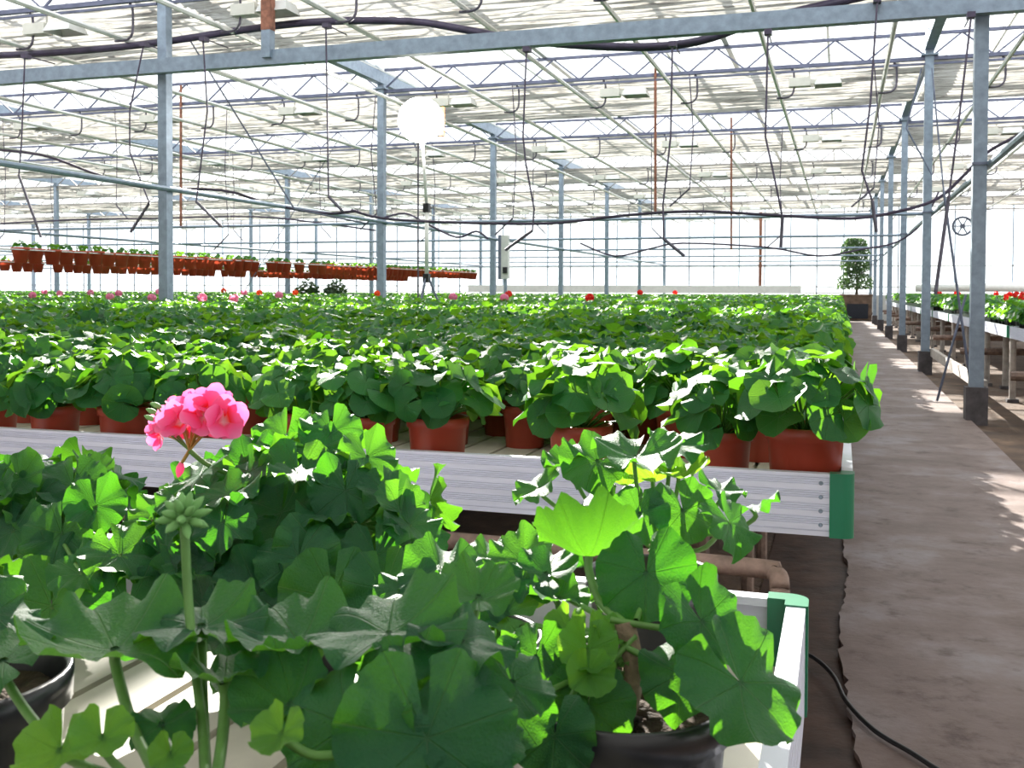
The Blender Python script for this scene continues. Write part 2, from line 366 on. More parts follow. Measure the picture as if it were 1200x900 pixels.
# ------------------------------------------------------------------ steel frame
ordn = ['nearest', 'second', 'third', 'fourth', 'fifth', 'sixth', 'farthest']
cmesh = MB().box((0, 0, 2.55), (0.12, 0.12, 4.9)).mesh('shaft', M['steel'])
fmesh = MB().box((0, 0, 0.17), (0.19, 0.19, 0.36)).mesh('footing', M['footing'])
bmesh_ = MB().box((0, 0, 4.74), (0.24, 0.24, 0.02)).mesh('cap_plate', M['steel'])
band = MB().box((0, 0, 2.42), (0.14, 0.14, 0.025)).mesh('clamp_band', M['steel_dark'])
for xi, X in enumerate(XC):
    for yi, Y in enumerate(TY[2:]):
        if xi == 0 and yi < 1: continue
        if xi == 1: lab = '%s galvanised steel column along the right edge of the concrete path' % ordn[yi]; g = 'columns beside the path'
        elif xi == 2: lab = '%s steel column of the row rising from the middle of the geranium beds' % ordn[yi]; g = 'columns in the middle row'
        else: lab = 'slim steel column, %s from the camera in the %s row left of the middle columns' % (ordn[yi], ordw(xi - 3)) if xi > 2 else '%s steel column of the row beyond the right-hand benches' % ordn[yi]; g = 'distant columns'
        c = thing('steel_column', lab, 'column', (X, Y, 0), g)
        link('shaft', cmesh, c); link('footing', fmesh, c); link('cap_plate', bmesh_, c)
        if xi < 3: link('clamp_band', band, c)
# longitudinal beams over the column rows
for xi, X in enumerate(XC):
    lab = {1: 'blue-grey steel gutter beam above the path columns', 2: 'blue-grey steel gutter beam above the middle row of columns'}.get(xi, ('steel gutter beam above the %s column row left of the middle' % ordw(xi - 3) if xi > 2 else 'steel gutter beam above the columns beyond the right-hand benches'))
    tag(part('gutter_beam', MB().box((X, (TY[0] + YB) / 2, 4.92), (0.14, YB - TY[0], 0.20)), 'steel'), lab, 'beam', 'gutter beams')
    tag(part('side_rail', MB().tube([(X + 0.09, TY[1], 2.42), (X + 0.09, YB, 2.42)], 0.032, 8), 'steel'),
        {1: 'pale steel rail at head height along the path columns', 2: 'pale steel rail at head height along the middle columns'}.get(xi, ('steel rail along the %s column row left of the middle' % ordw(xi - 3) if xi > 2 else 'steel rail along the columns beyond the right-hand benches')), 'rail', 'rails along the columns')
# lattice trusses
PIT = SPAN / 10
wa = Vector((PIT / 2, 0, 0.36)).length; an = math.atan2(0.36, PIT / 2)
def webmesh(m): return MB().box((0, 0, 0), (wa, 0.024, 0.024)).mesh('web', M[m])
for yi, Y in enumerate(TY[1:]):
    mt = 'chord' if yi < 4 else 'hazed_chord'; wm = webmesh(mt)
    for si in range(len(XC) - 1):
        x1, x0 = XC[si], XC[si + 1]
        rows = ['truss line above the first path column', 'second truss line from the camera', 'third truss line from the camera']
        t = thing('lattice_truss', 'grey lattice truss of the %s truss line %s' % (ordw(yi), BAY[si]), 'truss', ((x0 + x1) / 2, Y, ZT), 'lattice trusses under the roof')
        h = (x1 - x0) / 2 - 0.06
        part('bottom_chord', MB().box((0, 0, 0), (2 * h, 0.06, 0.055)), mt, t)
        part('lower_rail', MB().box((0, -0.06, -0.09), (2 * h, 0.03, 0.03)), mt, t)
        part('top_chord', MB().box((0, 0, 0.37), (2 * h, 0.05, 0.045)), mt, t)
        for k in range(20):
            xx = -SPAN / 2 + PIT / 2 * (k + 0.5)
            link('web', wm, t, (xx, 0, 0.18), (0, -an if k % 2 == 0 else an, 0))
# tie pipes at head height from column to column
for yi, Y in enumerate(TY[3:]):
    tag(part('tie_pipe', MB().tube([(XW0, Y, 2.40), (XR, Y, 2.40)], 0.028, 6), 'steel'), 'thin steel tie pipe crossing the greenhouse, %s from the camera' % ordn[yi], 'pipe', 'tie pipes across the house')
# the square purlin in front
b0, b1 = atY(-40, 98.5, 10.25), atY(1260, 5, 10.25)
tag(part('cross_beam', MB().bar((-12.0, 10.25, 3.845), (2.6, 10.25, 3.845), 0.12, 0.165), 'steel'), 'large square blue-grey crossbeam spanning the whole top of the picture', 'beam')

# shade curtains (gathered cloth)
def curtain_mesh(seed):
    r = np.random.RandomState(seed); nx, ny = 50, 110; W = SPAN - 0.1; D = S * 0.56
    x = np.linspace(-W / 2, W / 2, nx); y = np.linspace(0, D, ny); X, Y = np.meshgrid(x, y)
    Z = np.zeros_like(X)
    for k in range(9):
        fx, fy, ph, a = r.uniform(0.3, 1.6), r.uniform(14, 46), r.uniform(0, 6.28), r.uniform(0.007, 0.018)
        Z += a * np.sin(fy * Y + 2.2 * np.sin(fx * X + ph) + ph * 3)
    Z += -0.05 * np.sin(np.pi * Y / D)
    v = np.stack([X.ravel(), Y.ravel(), Z.ravel()], 1).tolist()
    f = [(j * nx + i, j * nx + i + 1, (j + 1) * nx + i + 1, (j + 1) * nx + i) for j in range(ny - 1) for i in range(nx - 1)]
    return MB().add(v, f).mesh('shade_curtain', M['cloth'], True)
cms = [curtain_mesh(s) for s in (1, 2, 3)]
rodm = MB().tube([(-SPAN / 2 + .08, 0, 0), (SPAN / 2 - .08, 0, 0)], 0.022, 6).mesh('pull_rod', M['pipe'])
for yi, Y in enumerate(TY[1:-1]):
    for si in range(len(XC) - 1):
        xm = (XC[si] + XC[si + 1]) / 2
        o = thing('shade_curtain', 'gathered pale shade cloth beyond the %s truss line %s' % (ordw(yi), BAY[si]), 'shade curtain', (xm, Y + 0.07, ZT - 0.01), 'shade curtains under the roof')
        link('cloth', cms[(yi + si) % 3], o); link('pull_rod', rodm, o, (0, S * 0.56, 0.0))

# long heating pipes with their hooks
PX = [XR - 0.66 + 1.483 * k for k in range(3, -14, -1)]
for k, X in enumerate(PX):
    tag(part('roof_pipe', MB().tube([(X, TY[1], 4.27), (X, YB - 0.2, 4.27)], 0.030, 6), 'pipe'), ('pale lengthwise roof pipe, %s to the right of the path columns' % ordw(3 - k - (0 if True else 0)) if X > XR else 'pale lengthwise roof pipe, %s to the left of the path columns' % ordw(sum(1 for q in PX if X <= q < XR) - 1)), 'pipe', 'long pipes below the trusses')
hp = [(0.16, 0, 4.66 - 4.27), (0.20, 0, 0.36), (0.21, 0, 0.2), (0.20, 0, 0.04), (0.13, 0, -0.035), (0.0, 0, -0.045), (-0.05, 0, -0.04)]
hmesh = MB().tube(smoothpts(hp, 2), 0.016, 5).mesh('pipe_hook', M['hook'])
for yi, Y in enumerate(TY[2:-1]):
    for X in PX:
        tag(link('pipe_hook', hmesh, None, (X, Y, 4.27)), 'J-shaped hook under the %s truss line, on the %s pipe %s of the path columns' % (ordw(yi + 1), ordw((sum(1 for q in PX if XR < q <= X) if X > XR else sum(1 for q in PX if X <= q < XR)) - 1), 'right' if X > XR else 'left'), 'hook', 'pipe hooks under the trusses')
# grow lights
g1 = MB().box((-0.22, 0, 0), (0.32, 0.16, 0.13)).mesh('ballast', M['lampbox'])
rf = MB(); rf.add([(0.04, -.11, .05), (0.36, -.11, .05), (.36, .11, .05), (.04, .11, .05), (0.0, -.17, -.07), (.40, -.17, -.07), (.40, .17, -.07), (0, .17, -.07), (0.02, -.15, -.065), (.38, -.15, -.065), (.38, .15, -.065), (.02, .15, -.065)],
       [(3, 2, 1, 0), (0, 1, 5, 4), (1, 2, 6, 5), (2, 3, 7, 6), (3, 0, 4, 7), (4, 5, 9, 8), (5, 6, 10, 9), (6, 7, 11, 10), (7, 4, 8, 11), (8, 9, 2, 3)])
g2 = rf.mesh('reflector', M['lamprefl'])
g3 = MB().box((-0.03, 0, 0), (0.08, 0.07, 0.07)).mesh('connector', M['lampbox'])
g4 = MB().box((0, 0, 0.14), (0.016, 0.02, 0.16)).mesh('hanger', M['lampbox'])
LX = [2.55 - 0.0 + 0.45] + [-0.42 - 2.97 * k for k in range(12)]
for yi, Y in enumerate(TY[2:]):
    for X in LX:
        t = thing('grow_light', 'grow light under the %s truss line, %s' % (ordw(yi + 1), 'right of the path columns' if X > XR else '%s lamp left of the path columns' % ordw(sum(1 for q in LX if X <= q < XR) - 1)), 'lamp', (X, Y, 4.45), 'grow lights under the trusses')
        link('ballast', g1, t); link('reflector', g2, t); link('connector', g3, t); link('hanger', g4, t, (-0.3, 0, 0)); link('hanger', g4, t, (-0.08, 0, 0))

#@PLANTS
# ------------------------------------------------------------------ leaves
def leaf_arrays(seed, rings, segs, cup=0.25, pleat=0.06, wave=0.12, fold=0.0, scallop=0.05):
    r = np.random.RandomState(seed); V = [(0, 0, 0)]; UV = [(0.5, 0.5)]; F = []
    ph = r.uniform(0, 6.28, 4); n1 = r.choice([2, 3]); n2 = r.choice([4, 5]); half = rad(173)
    th = np.linspace(-half, half, segs + 1)
    for i in range(1, rings + 1):
        q = (i / rings) ** 0.85
        for t in th:
            R = 0.93 + 0.05 * abs(math.cos(3.5 * t)) ** 0.7
            if rings > 2: R += 0.035 * abs(math.cos(10.5 * t)) ** 0.6 * (q > 0.85)
            R *= 1 - 0.16 * math.exp(-((PI - abs(t)) / 0.30) ** 2)
            rr = q * R
            x, y = rr * math.sin(t), rr * math.cos(t)
            z = cup * rr * rr * (1 - 0.35 * rr) + pleat * rr * math.cos(7 * t) + wave * rr ** 2.4 * (0.8 * math.sin(n1 * t + ph[0]) + 0.6 * math.sin(n2 * t + ph[1]))
            if rings > 2: z += 0.12 * rr ** 4 * math.sin(9 * t + ph[3] + 1.5 * math.sin(t)) + 0.045 * rr ** 5 * math.sin(19 * t + ph[2])
            z += fold * (math.sqrt(x * x + 0.01) - 0.1) - 0.16 * rr ** 3 * (1 + math.sin(t + ph[2]))
            V.append((x, y, z)); UV.append((0.5 + x * 0.5, 0.5 + y * 0.5))
    m = segs + 1
    for k in range(segs): F.append((0, k + 2, k + 1))
    for i in range(rings - 1):
        for k in range(segs):
            a = 1 + i * m + k; b = a + m
            F.append((a, a + 1, b + 1, b))
    return np.array(V), F, np.array(UV)
def arr_mesh(name, V, F, UV, mat, tint=None):
    me = bpy.data.meshes.new(name); me.from_pydata(V.tolist(), [], F)
    uvl = me.uv_layers.new(name='UVMap'); li = np.empty(len(me.loops), np.int32); me.loops.foreach_get('vertex_index', li)
    uvl.data.foreach_set('uv', UV.astype(np.float32)[li].ravel())
    at = me.attributes.new('tint', 'FLOAT', 'POINT')
    at.data.foreach_set('value', (np.full(len(V), 0.5) if tint is None else tint).astype(np.float32))
    me.polygons.foreach_set('use_smooth', [True] * len(me.polygons)); me.materials.append(mat); me.update(); return me
hi_kinds = [leaf_arrays(s, 7, 64, c, 0.028, w, fo) for s, c, w, fo in ((1, .2, .17, 0), (2, .4, .2, 0), (3, .05, .26, .1), (4, .65, .18, 0), (5, .25, .24, .3), (6, -.1, .2, .2), (7, .35, .28, 0), (8, .9, .16, 0), (9, .15, .13, .08))]
HI = [arr_mesh('leaf', *k, M['heroleaf'], np.full(len(k[0]), 0.15 + 0.09 * i)) for i, k in enumerate(hi_kinds)]
CUPPED = arr_mesh('leaf', *leaf_arrays(21, 7, 64, 1.25, 0.04, 0.08, 0.0), M['heroleaf'], None)
YNG = arr_mesh('leaf', *leaf_arrays(31, 6, 42, 0.9, 0.06, 0.25, 0.2), M['youngleaf'], None)
mid_kinds = [leaf_arrays(11 + s, 2, 16, c, 0.02, w, fo) for s, (c, w, fo) in enumerate(((.2, .16, 0), (.5, .2, 0), (0, .24, .2), (.7, .14, 0), (.2, .28, .15), (-.2, .16, .1)))]
MID = [arr_mesh('leaf', *k, M['leaf'], np.full(len(k[0]), 0.1 + 0.16 * i)) for i, k in enumerate(mid_kinds)]
low_kinds = [leaf_arrays(31 + s, 1, 7, c, 0.0, w, fo) for s, (c, w, fo) in enumerate(((.2, .2, 0), (.5, .1, .1), (-.1, .25, 0)))]

def leaf_rot(normal, az, spin=0.0):
    """matrix taking leaf +Z to normal, with leaf tip (+Y) heading outward at azimuth az"""
    n = Vector(normal).normalized(); out = Vector((math.cos(az + spin), math.sin(az + spin), 0.0))
    y = (out - n * out.dot(n))
    if y.length < 1e-3: y = Vector((0, 0, -1)) - n * (-n.z)
    y.normalize(); x = y.cross(n)
    return Matrix((x, y, n)).transposed()
def dome(rng, n, R, H, s0, s1, zc=0.0, top=1.0, maxphi=105):
    """leaf placements of a geranium mound: (pos, normal, azimuth, size)"""
    out = []; ga = PI * (3 - math.sqrt(5)); a0 = rng.uniform(0, 6.28)
    for i in range(n):
        u = (i + 0.5) / n; phi = rad(maxphi) * u ** 0.6 + rng.uniform(-.12, .12); az = a0 + ga * i + rng.uniform(-.3, .3)
        k = rng.uniform(0.74, 1.08)
        p = Vector((R * math.sin(phi) * math.cos(az) * k, R * math.sin(phi) * math.sin(az) * k, zc + H * math.cos(phi) * k * (1 if phi < PI / 2 else 0.8)))
        pn = phi * 0.80 + rng.uniform(-.5, .45)
        nn = Vector((math.sin(pn) * math.cos(az + rng.uniform(-.5, .5)), math.sin(pn) * math.sin(az + rng.uniform(-.5, .5)), math.cos(pn)))
        if nn.z < -0.15: nn.z = -0.15
        out.append((p, nn, az + rng.uniform(-.6, .6), rng.uniform(s0, s1) * (0.74 + 0.30 * min(1, u * 2.2))))
    return out
def joined(name, kinds, places, mat, rng, stems=None):
    Vs = []; Fs = []; U = []; T = []; o = 0
    for p, nn, az, s in places:
        V, F, UV = kinds[rng.randrange(len(kinds))]
        R = np.array(leaf_rot(nn, az)); W = (V * s) @ R.T + np.array(p)
        Vs.append(W); Fs += [tuple(i + o for i in f) for f in F]; U.append(UV); T.append(np.full(len(V), rng.random())); o += len(V)
    return arr_mesh(name, np.concatenate(Vs), Fs, np.concatenate(U), mat, np.concatenate(T))
def stems_mesh(places, n=3, r=0.0028, base=(0, 0, 0), mat='stem'):
    mb = MB(); b = Vector(base)
    for p, nn, az, s in places:
        q = Vector(p); m1 = b.lerp(q, 0.45) + Vector((0, 0, 0.01)); mb.tube([b + (q - b) * 0.05, m1, q], r, n, False)
    return mb.mesh('stems', M[mat], True)
def pot_mesh(mat, R=0.073, r=0.058, H=0.13, n=20):
    return MB().lathe([(0.0, 0.0), (r, 0.0), (r + .001, 0.003), (R - 0.006, H - 0.024), (R - 0.001, H - 0.022), (R, H - 0.001), (R - 0.003, H + 0.001), (R - 0.006, H - 0.004), (R - 0.010, H - 0.03), (R - .012, H - .034)], n).mesh('pot', M[mat], True)
def soil_mesh(R=0.064, z=0.108, seed=0):
    r = random.Random(seed); mb = MB(); V = [(0, 0, z + 0.006)]; F = []; n = 18
    for i in range(1, 5):
        for k in range(n): a = 2 * PI * k / n; V.append((R * i / 4 * math.cos(a), R * i / 4 * math.sin(a), z + r.uniform(-.004, .005)))
    for k in range(n): F.append((0, 1 + k, 1 + (k + 1) % n))
    for i in range(3):
        for k in range(n): a = 1 + i * n + k; b = 1 + i * n + (k + 1) % n; F.append((a, b, b + n, a + n))
    return mb.add(V, F).mesh('soil', M['soil'], True)
POT = pot_mesh('terra'); POT_LOW = pot_mesh('terra', n=10); BPOT = pot_mesh('blackpot', n=40); BPOTL = pot_mesh('blackpot', n=12)
SOIL = soil_mesh()
ZB = 0.79     # bed surface

# ------------------------------------------------------------------ benches
def side_profile(h=0.127, t=0.022):
    """grooved aluminium profile in (depth, z); outer face towards -depth"""
    pts = [(0.0, -h), (t, -h), (t, -h + .01), (0.008, -h + .012), (0.008, -0.012), (t, -.010), (t, 0.0), (0.0, 0.0)]
    z = -0.006
    while z > -h + 0.006:
        for g in range(4):
            if z - 0.0075 < -h + .004: break
            pts += [(0.0, z), (0.0035, z - 0.0004), (0.0035, z - 0.0022), (0.0, z - 0.0026)]; z -= 0.0044
        z -= 0.0095
    return pts
PROF = side_profile()
def side_mesh(L, grooved=True):
    pr = PROF if grooved else [(0, -.127), (.022, -.127), (.022, 0), (0, 0)]
    return MB().prism(pr, 0, L).mesh('side_rail', M['alu'])
def cap_mesh(h=0.127):
    mb = MB(); n = 8; R = 0.022; w = 0.045; prof = []
    # plan outline: outer corner rounded, arms along -x and +y
    out = [(-w, -0.003)] + [(R * math.sin(a) - R + .003, -0.003 + R - R * math.cos(a)) for a in [PI / 2 * k / n for k in range(n + 1)]] + [(0.003, w), (-0.024, w), (-0.024, 0.024), (-w, 0.024)]
    m = len(out); V = [(x, y, -h - .002) for x, y in out] + [(x, y, 0.002) for x, y in out]
    F = [(i, (i + 1) % m, m + (i + 1) % m, m + i) for i in range(m)] + [tuple(reversed(range(m))), tuple(range(m, 2 * m))]
    return mb.add(V, F).mesh('corner_cap', M['green_cap'], False)
CAP = cap_mesh()
scr = MB(); scr.lathe([(0.0, 0.0), (0.0045, 0.0), (0.0045, 0.0012), (0.003, 0.002), (0.0015, 0.001), (0, 0.0008)], 10)
SCREW = scr.mesh('screw', M['steel'], True)
def bench(label, X0, X1, Y0, Y1, ztop=0.86, slats=0, grooved=True, group=None, slat_x1=None, screws=True, legs=True):
    """rolling bench tray; X1,Y0 is the corner at the path nearest the camera"""
    W = X1 - X0; D = Y1 - Y0
    t = thing('bench_tray', label, 'bench', (X1, Y0, ztop), group)
    link('side_rail', side_mesh(W - 0.04, grooved), t, (-W, 0, 0))
    link('side_rail', side_mesh(W - 0.04, grooved), t, (-0.04, D, 0), (0, 0, PI))
    link('end_rail', side_mesh(D - 0.08, grooved), t, (0, 0.04, 0), (0, 0, PI / 2))
    link('end_rail', side_mesh(D - 0.08, grooved), t, (-W, D - 0.04, 0), (0, 0, -PI / 2))
    link('corner_cap', CAP, t); link('corner_cap', CAP, t, (0, D, 0), (0, 0, PI / 2))
    if screws:
        for k in range(4): link('screw', SCREW, t, (-0.062, 0.0005, -0.019 - 0.0285 * k), (PI / 2, 0, 0))
    part('tray_bed', MB().box((-W / 2, D / 2, -0.086), (W - 0.05, D - 0.05, 0.012)), 'tray', t)
    if slats:
        sw = 0.088; nrow = 3; sl = (D - 0.07) / nrow
        me = MB().box((0, 0, 0), (sw, sl - 0.010, 0.014)).mesh('slat', M['slat'])
        x = (slat_x1 if slat_x1 is not None else -0.035) - sw / 2; c = 0
        while c < slats and x > -W + 0.06:
            for j in range(nrow): link('slat', me, t, (x, 0.035 + sl * (j + 0.5), -0.076))
            x -= sw + 0.011; c += 1
    if legs:
        for lx in [-0.35 - 2.4 * k for k in range(int(W / 2.4) + 1)][:3]:
            for ly in (0.35, D - 0.35): part('leg', MB().tube([(lx, ly, -0.10), (lx, ly, -ztop)], 0.024, 8), 'oldpipe', t)
        part('cross_pipe', MB().tube([(-W + .1, D / 2, -0.17), (-0.15, D / 2, -0.17)], 0.03, 8), 'oldpipe', t)
    return t
bench('nearest aluminium bench tray at the bottom right, with wet cream bed and green corner', -2.6, -0.035, -0.75, 1.282, slats=19, slat_x1=-0.16, screws=True)
BW = 2.10
Yb = 2.165
bench('ribbed aluminium bench tray with green corner cap and four screws facing the camera', -5.2, 0.028, Yb, Yb + BW, slats=40)
k = 1
while Yb + (BW + 0.03) * (k + 1) < 44:
    y0 = Yb + (BW + 0.03) * k
    bench('aluminium bench tray of the %s bench row behind the front ribbed bench' % ordw(k - 1), -(y0 + BW) * 1.02 - 1.6, 0.028, y0, y0 + BW, grooved=(k < 3), group='long benches under the geranium field', legs=True); k += 1
# right hand benches
RX0 = 1.76
rb = []
y = 9.2; j = 0
while y < 42:
    L_ = 3.15
    o = bench('aluminium bench tray beyond the steel columns, %s from the camera' % ordw(j), -RX0 - 0 - 2.0, -RX0, -(y + L_), -y, slats=0, grooved=(j < 2), group='benches right of the path', screws=False, legs=False)
    # turned half round so its green corner faces the path
    o.rotation_euler = (0, 0, PI); o.location = (RX0, y + L_, 0.86)
    rb.append((y, y + L_)); y += L_ + 0.12; j += 1

# ------------------------------------------------------------------ field plants
rng = random.Random(11)
NV = 7
protos = []
for v in range(NV):
    pl = dome(rng, 34, 0.122, 0.115, 0.037, 0.054, 0.155, maxphi=96)
    protos.append((pl, stems_mesh(pl, 3, 0.0024, (0, 0, 0.11))))
JOIN = [joined('foliage', mid_kinds[:], dome(rng, 32, 0.125, 0.12, 0.036, 0.052, 0.15, maxphi=96), M['leaf'], rng) for _ in range(5)]
LOWJ = [joined('foliage', low_kinds, dome(rng, 26, 0.13, 0.13, 0.042, 0.058, 0.14, maxphi=85), M['leaf'], rng) for _ in range(5)]
for p in protos: pass
def plant(x, y, z, detail, label, group, sc=1.0, pot=None, rot=None, cat='potted plant', name='potted_geranium'):
    t = thing(name, label, cat, (x, y, z), group, (0, 0, rng.uniform(0, 6.28) if rot is None else rot))
    t.scale = (sc,) * 3
    link('pot', pot or (POT if detail > 1 else POT_LOW), t)
    if detail > 1:
        link('soil', SOIL, t)
        pl, st = protos[rng.randrange(NV)]
        for p, nn, az, s in pl:
            o = bpy.data.objects.new('leaf', MID[rng.randrange(len(MID))]); o.parent = t
            o.matrix_local = Matrix.Translation(p) @ leaf_rot(nn, az).to_4x4() @ Matrix.Scale(s, 4)
            COL.objects.link(o)
        link('stems', st, t)['kind'] = 'stuff'
    else:
        f = link('foliage', (JOIN if detail == 1 else LOWJ)[rng.randrange(5)], t); f['kind'] = 'stuff'
    return t
# front row follows the pots seen in the photograph
front_x = [944, 846, 680, 513, 428, 352, 235, 147, 65, -8, -95]
def xat(px, Y): return atY(px, 500, Y).x
row_names = ['front row', 'second row', 'third row', 'fourth row', 'fifth row', 'sixth row']
cells = []
ords = ['first', 'second', 'third', 'fourth', 'fifth', 'sixth', 'seventh', 'eighth', 'ninth', 'tenth', 'eleventh', 'twelfth']
for i, px in enumerate(front_x):
    Y = 2.29 + (0.06 if px in (846, 352, 235) else 0) + rng.uniform(-.01, .01)
    if px == 944: Y = 2.275
    lab = 'terracotta-potted geranium at the green corner of the bench, overhanging the path' if i == 0 else 'geranium in a terracotta pot, %s from the green corner, bench front row' % ords[i]
    plant(xat(px, Y), Y, ZB, 2, lab, 'geraniums in the front row', rng.uniform(0.94, 1.06) * (1.12 if i == 0 else 1.0))
xx2 = [-0.16, -0.47, -0.70, -0.94, -1.16, -1.40, -1.62, -1.85, -2.08, -2.3, -2.53, -2.75]
SP = 0.215
rows = []
Y = 2.74; r = 1
count = 0
pts_far = []
LIM = 205
rr2 = random.Random(5)
while Y < 44.2:
    x = -0.10 - (0.5 * SP if r % 2 else 0.0); 
    xmin = -(Y * 1.0) - 0.5; ci = -1
    while x > xmin:
        jx, jy = rr2.uniform(-.025, .025), rr2.uniform(-.02, .02)
        ci += 1
        X_, Y_ = x + jx, Y + jy
        if count < LIM:
            dd = 2 if r <= 5 else 1
            plant(X_, Y_, ZB, dd, 'green geranium in the %s line of pots from the front, %s from the path' % (ordw(r), ordw(ci)), 'geraniums in the %s line of the bed' % ords[min(r, 11)], rr2.uniform(0.88, 1.08)); count += 1
        else: pts_far.append((X_, Y_, ZB + rr2.uniform(-.012, .03), rr2.uniform(0, 6.28), rr2.uniform(0.9, 1.15)))
        x -= SP
    Y += 0.205; r += 1

# geranium field further back: one stuff object, geometry nodes on points
def gn_field(name, pts, objs, label, cat):
    me = bpy.data.meshes.new(name); me.from_pydata([(p[0], p[1], p[2]) for p in pts], [], [])
    for nm, i in (('turn', 3), ('size', 4)):
        a = me.attributes.new(nm, 'FLOAT', 'POINT'); a.data.foreach_set('value', np.array([p[i] for p in pts], np.float32))
    a = me.attributes.new('pick', 'INT', 'POINT'); a.data.foreach_set('value', np.array([k % len(objs) if False else random.Random(k).randrange(len(objs)) for k in range(len(pts))], np.int32))
    ob = link(name, me); tag(ob, label, cat, None, 'stuff')
    ng = bpy.data.node_groups.new(name, 'GeometryNodeTree')
    ng.interface.new_socket('Geometry', in_out='INPUT', socket_type='NodeSocketGeometry'); ng.interface.new_socket('Geometry', in_out='OUTPUT', socket_type='NodeSocketGeometry')
    N, L = ng.nodes, ng.links; gi = N.new('NodeGroupInput'); go = N.new('NodeGroupOutput'); jn = N.new('GeometryNodeJoinGeometry')
    def att(nm, ty):
        n = N.new('GeometryNodeInputNamedAttribute'); n.data_type = ty; n.inputs[0].default_value = nm; return [o for o in n.outputs if o.enabled][0]
    tu, sz, pk = att('turn', 'FLOAT'), att('size', 'FLOAT'), att('pick', 'INT')
    cx = N.new('ShaderNodeCombineXYZ'); L.new(tu, cx.inputs[2])
    for k, o in enumerate(objs):
        oi = N.new('GeometryNodeObjectInfo'); oi.transform_space = 'ORIGINAL'; oi.inputs['Object'].default_value = o; oi.inputs['As Instance'].default_value = True
        cp = N.new('FunctionNodeCompare'); cp.data_type = 'INT'; cp.operation = 'EQUAL'
        ins = [s for s in cp.inputs if s.enabled]; L.new(pk, ins[0]); ins[1].default_value = k
        ip = N.new('GeometryNodeInstanceOnPoints'); L.new(gi.outputs[0], ip.inputs['Points']); L.new(cp.outputs[0], ip.inputs['Selection'])
        L.new(oi.outputs['Geometry'], ip.inputs['Instance']); L.new(cx.outputs[0], ip.inputs['Rotation']); L.new(sz, ip.inputs['Scale'])
        L.new(ip.outputs[0], jn.inputs[0])
    L.new(jn.outputs[0], go.inputs[0]); md = ob.modifiers.new('field', 'NODES'); md.node_group = ng
    return ob
def find_foliage(meshes):
    out = []
    for m in meshes:
        for o in bpy.data.objects:
            if o.data is m and o.name.startswith('foliage'): out.append(o); break
    return out
near_pts = [p for p in pts_far if p[1] < 11]; far_pts = [p for p in pts_far if p[1] >= 11]
gn_field('geranium_bed', near_pts, find_foliage(JOIN), 'dense green geraniums filling the benches behind the first lines of pots', 'plants')

# flowering plants standing in the far bed
def petal_mesh(mat, w=0.5, seed=0, curl=0.15):
    r = random.Random(seed); V = []; U = []; F = []; nu, nv = 5, 6
    for j in range(nv + 1):
        t = j / nv; ww = w * math.sin(PI * (0.06 + 0.80 * t ** 0.8)) ** 0.8
        for i in range(nu + 1):
            s = i / nu * 2 - 1
            V.append((ww * s * 0.9, t * (1 - 0.10 * s * s * (t > .8)), curl * t * t + 0.10 * s * s * t + 0.03 * math.sin(4 * s + r.uniform(0, 1)) * t)); U.append((i / nu, t))
    for j in range(nv):
        for i in range(nu): a = j * (nu + 1) + i; F.append((a, a + 1, a + nu + 2, a + nu + 1))
    return MB().add(V, F, U).mesh('petal', M[mat], True)
def bloom_low(mat, seed):
    r = random.Random(seed); mb = MB()
    for k in range(26):
        u = r.random(); ph = math.acos(1 - 1.5 * u); az = 2.4 * k
        c = Vector((math.sin(ph) * math.cos(az), math.sin(ph) * math.sin(az), math.cos(ph))) * 0.036
        n = c.normalized(); R = leaf_rot(n, az); s = 0.016
        V = [c + R @ Vector(p) * s for p in ((0, 0, -.3), (1, .2, .1), (.6, 1, 0), (-.5, 1, .1), (-1, 0, 0), (-.4, -1, .1), (.7, -.9, 0))]
        mb.add(V, [(0, 1, 2), (0, 2, 3), (0, 3, 4), (0, 4, 5), (0, 5, 6), (0, 6, 1)])
    return mb.mesh('flower_head', M[mat], True)
BL = {c: bloom_low(c, i) for i, c in enumerate(('palepink', 'red', 'orangepetal'))}
STALK = MB().tube([(0, 0, 0.12), (0.005, 0, 0.22), (0, 0, 0.35)], 0.003, 5).mesh('flower_stalk', M['stem'], True)
def bloomer(px, py, Y, col, word):
    where = WHERE.pop(0)
    p = atY(px, py, Y); zt = p.z
    t = plant(p.x, Y, ZB, 0, 'geranium with one %s bloom, %s' % (word, where), '%s blooms in the distant bed' % word)
    h = max(0.30, min(0.42, zt - ZB)); 
    link('flower_stalk', STALK, t, (0, 0, h - 0.35)); link('flower_head', BL[col], t, (0, 0, h), (0, 0, px), 1.25)
WHERE = ['nearest the left edge', 'second from the left edge', 'third from the left edge', 'fourth from the left edge', 'fifth from the left edge, lowest', 'fifth from the left edge, farther back', 'just left of the nearest middle column, farther', 'just left of the nearest middle column, nearer', 'large, right of the nearest middle column', 'small, right of the nearest middle column', 'under the hanging pots, left of the shrubs', 'just right of the nearest middle column', 'highest, left of the shrubs', 'low, left of the shrubs', 'beside the second middle column', 'in front of the dark shrubs', 'just right of the tripod', 'just right of the third middle column', 'right of the third middle column', 'under the fifth middle column', 'right of the fifth middle column', 'farthest right in the bed']
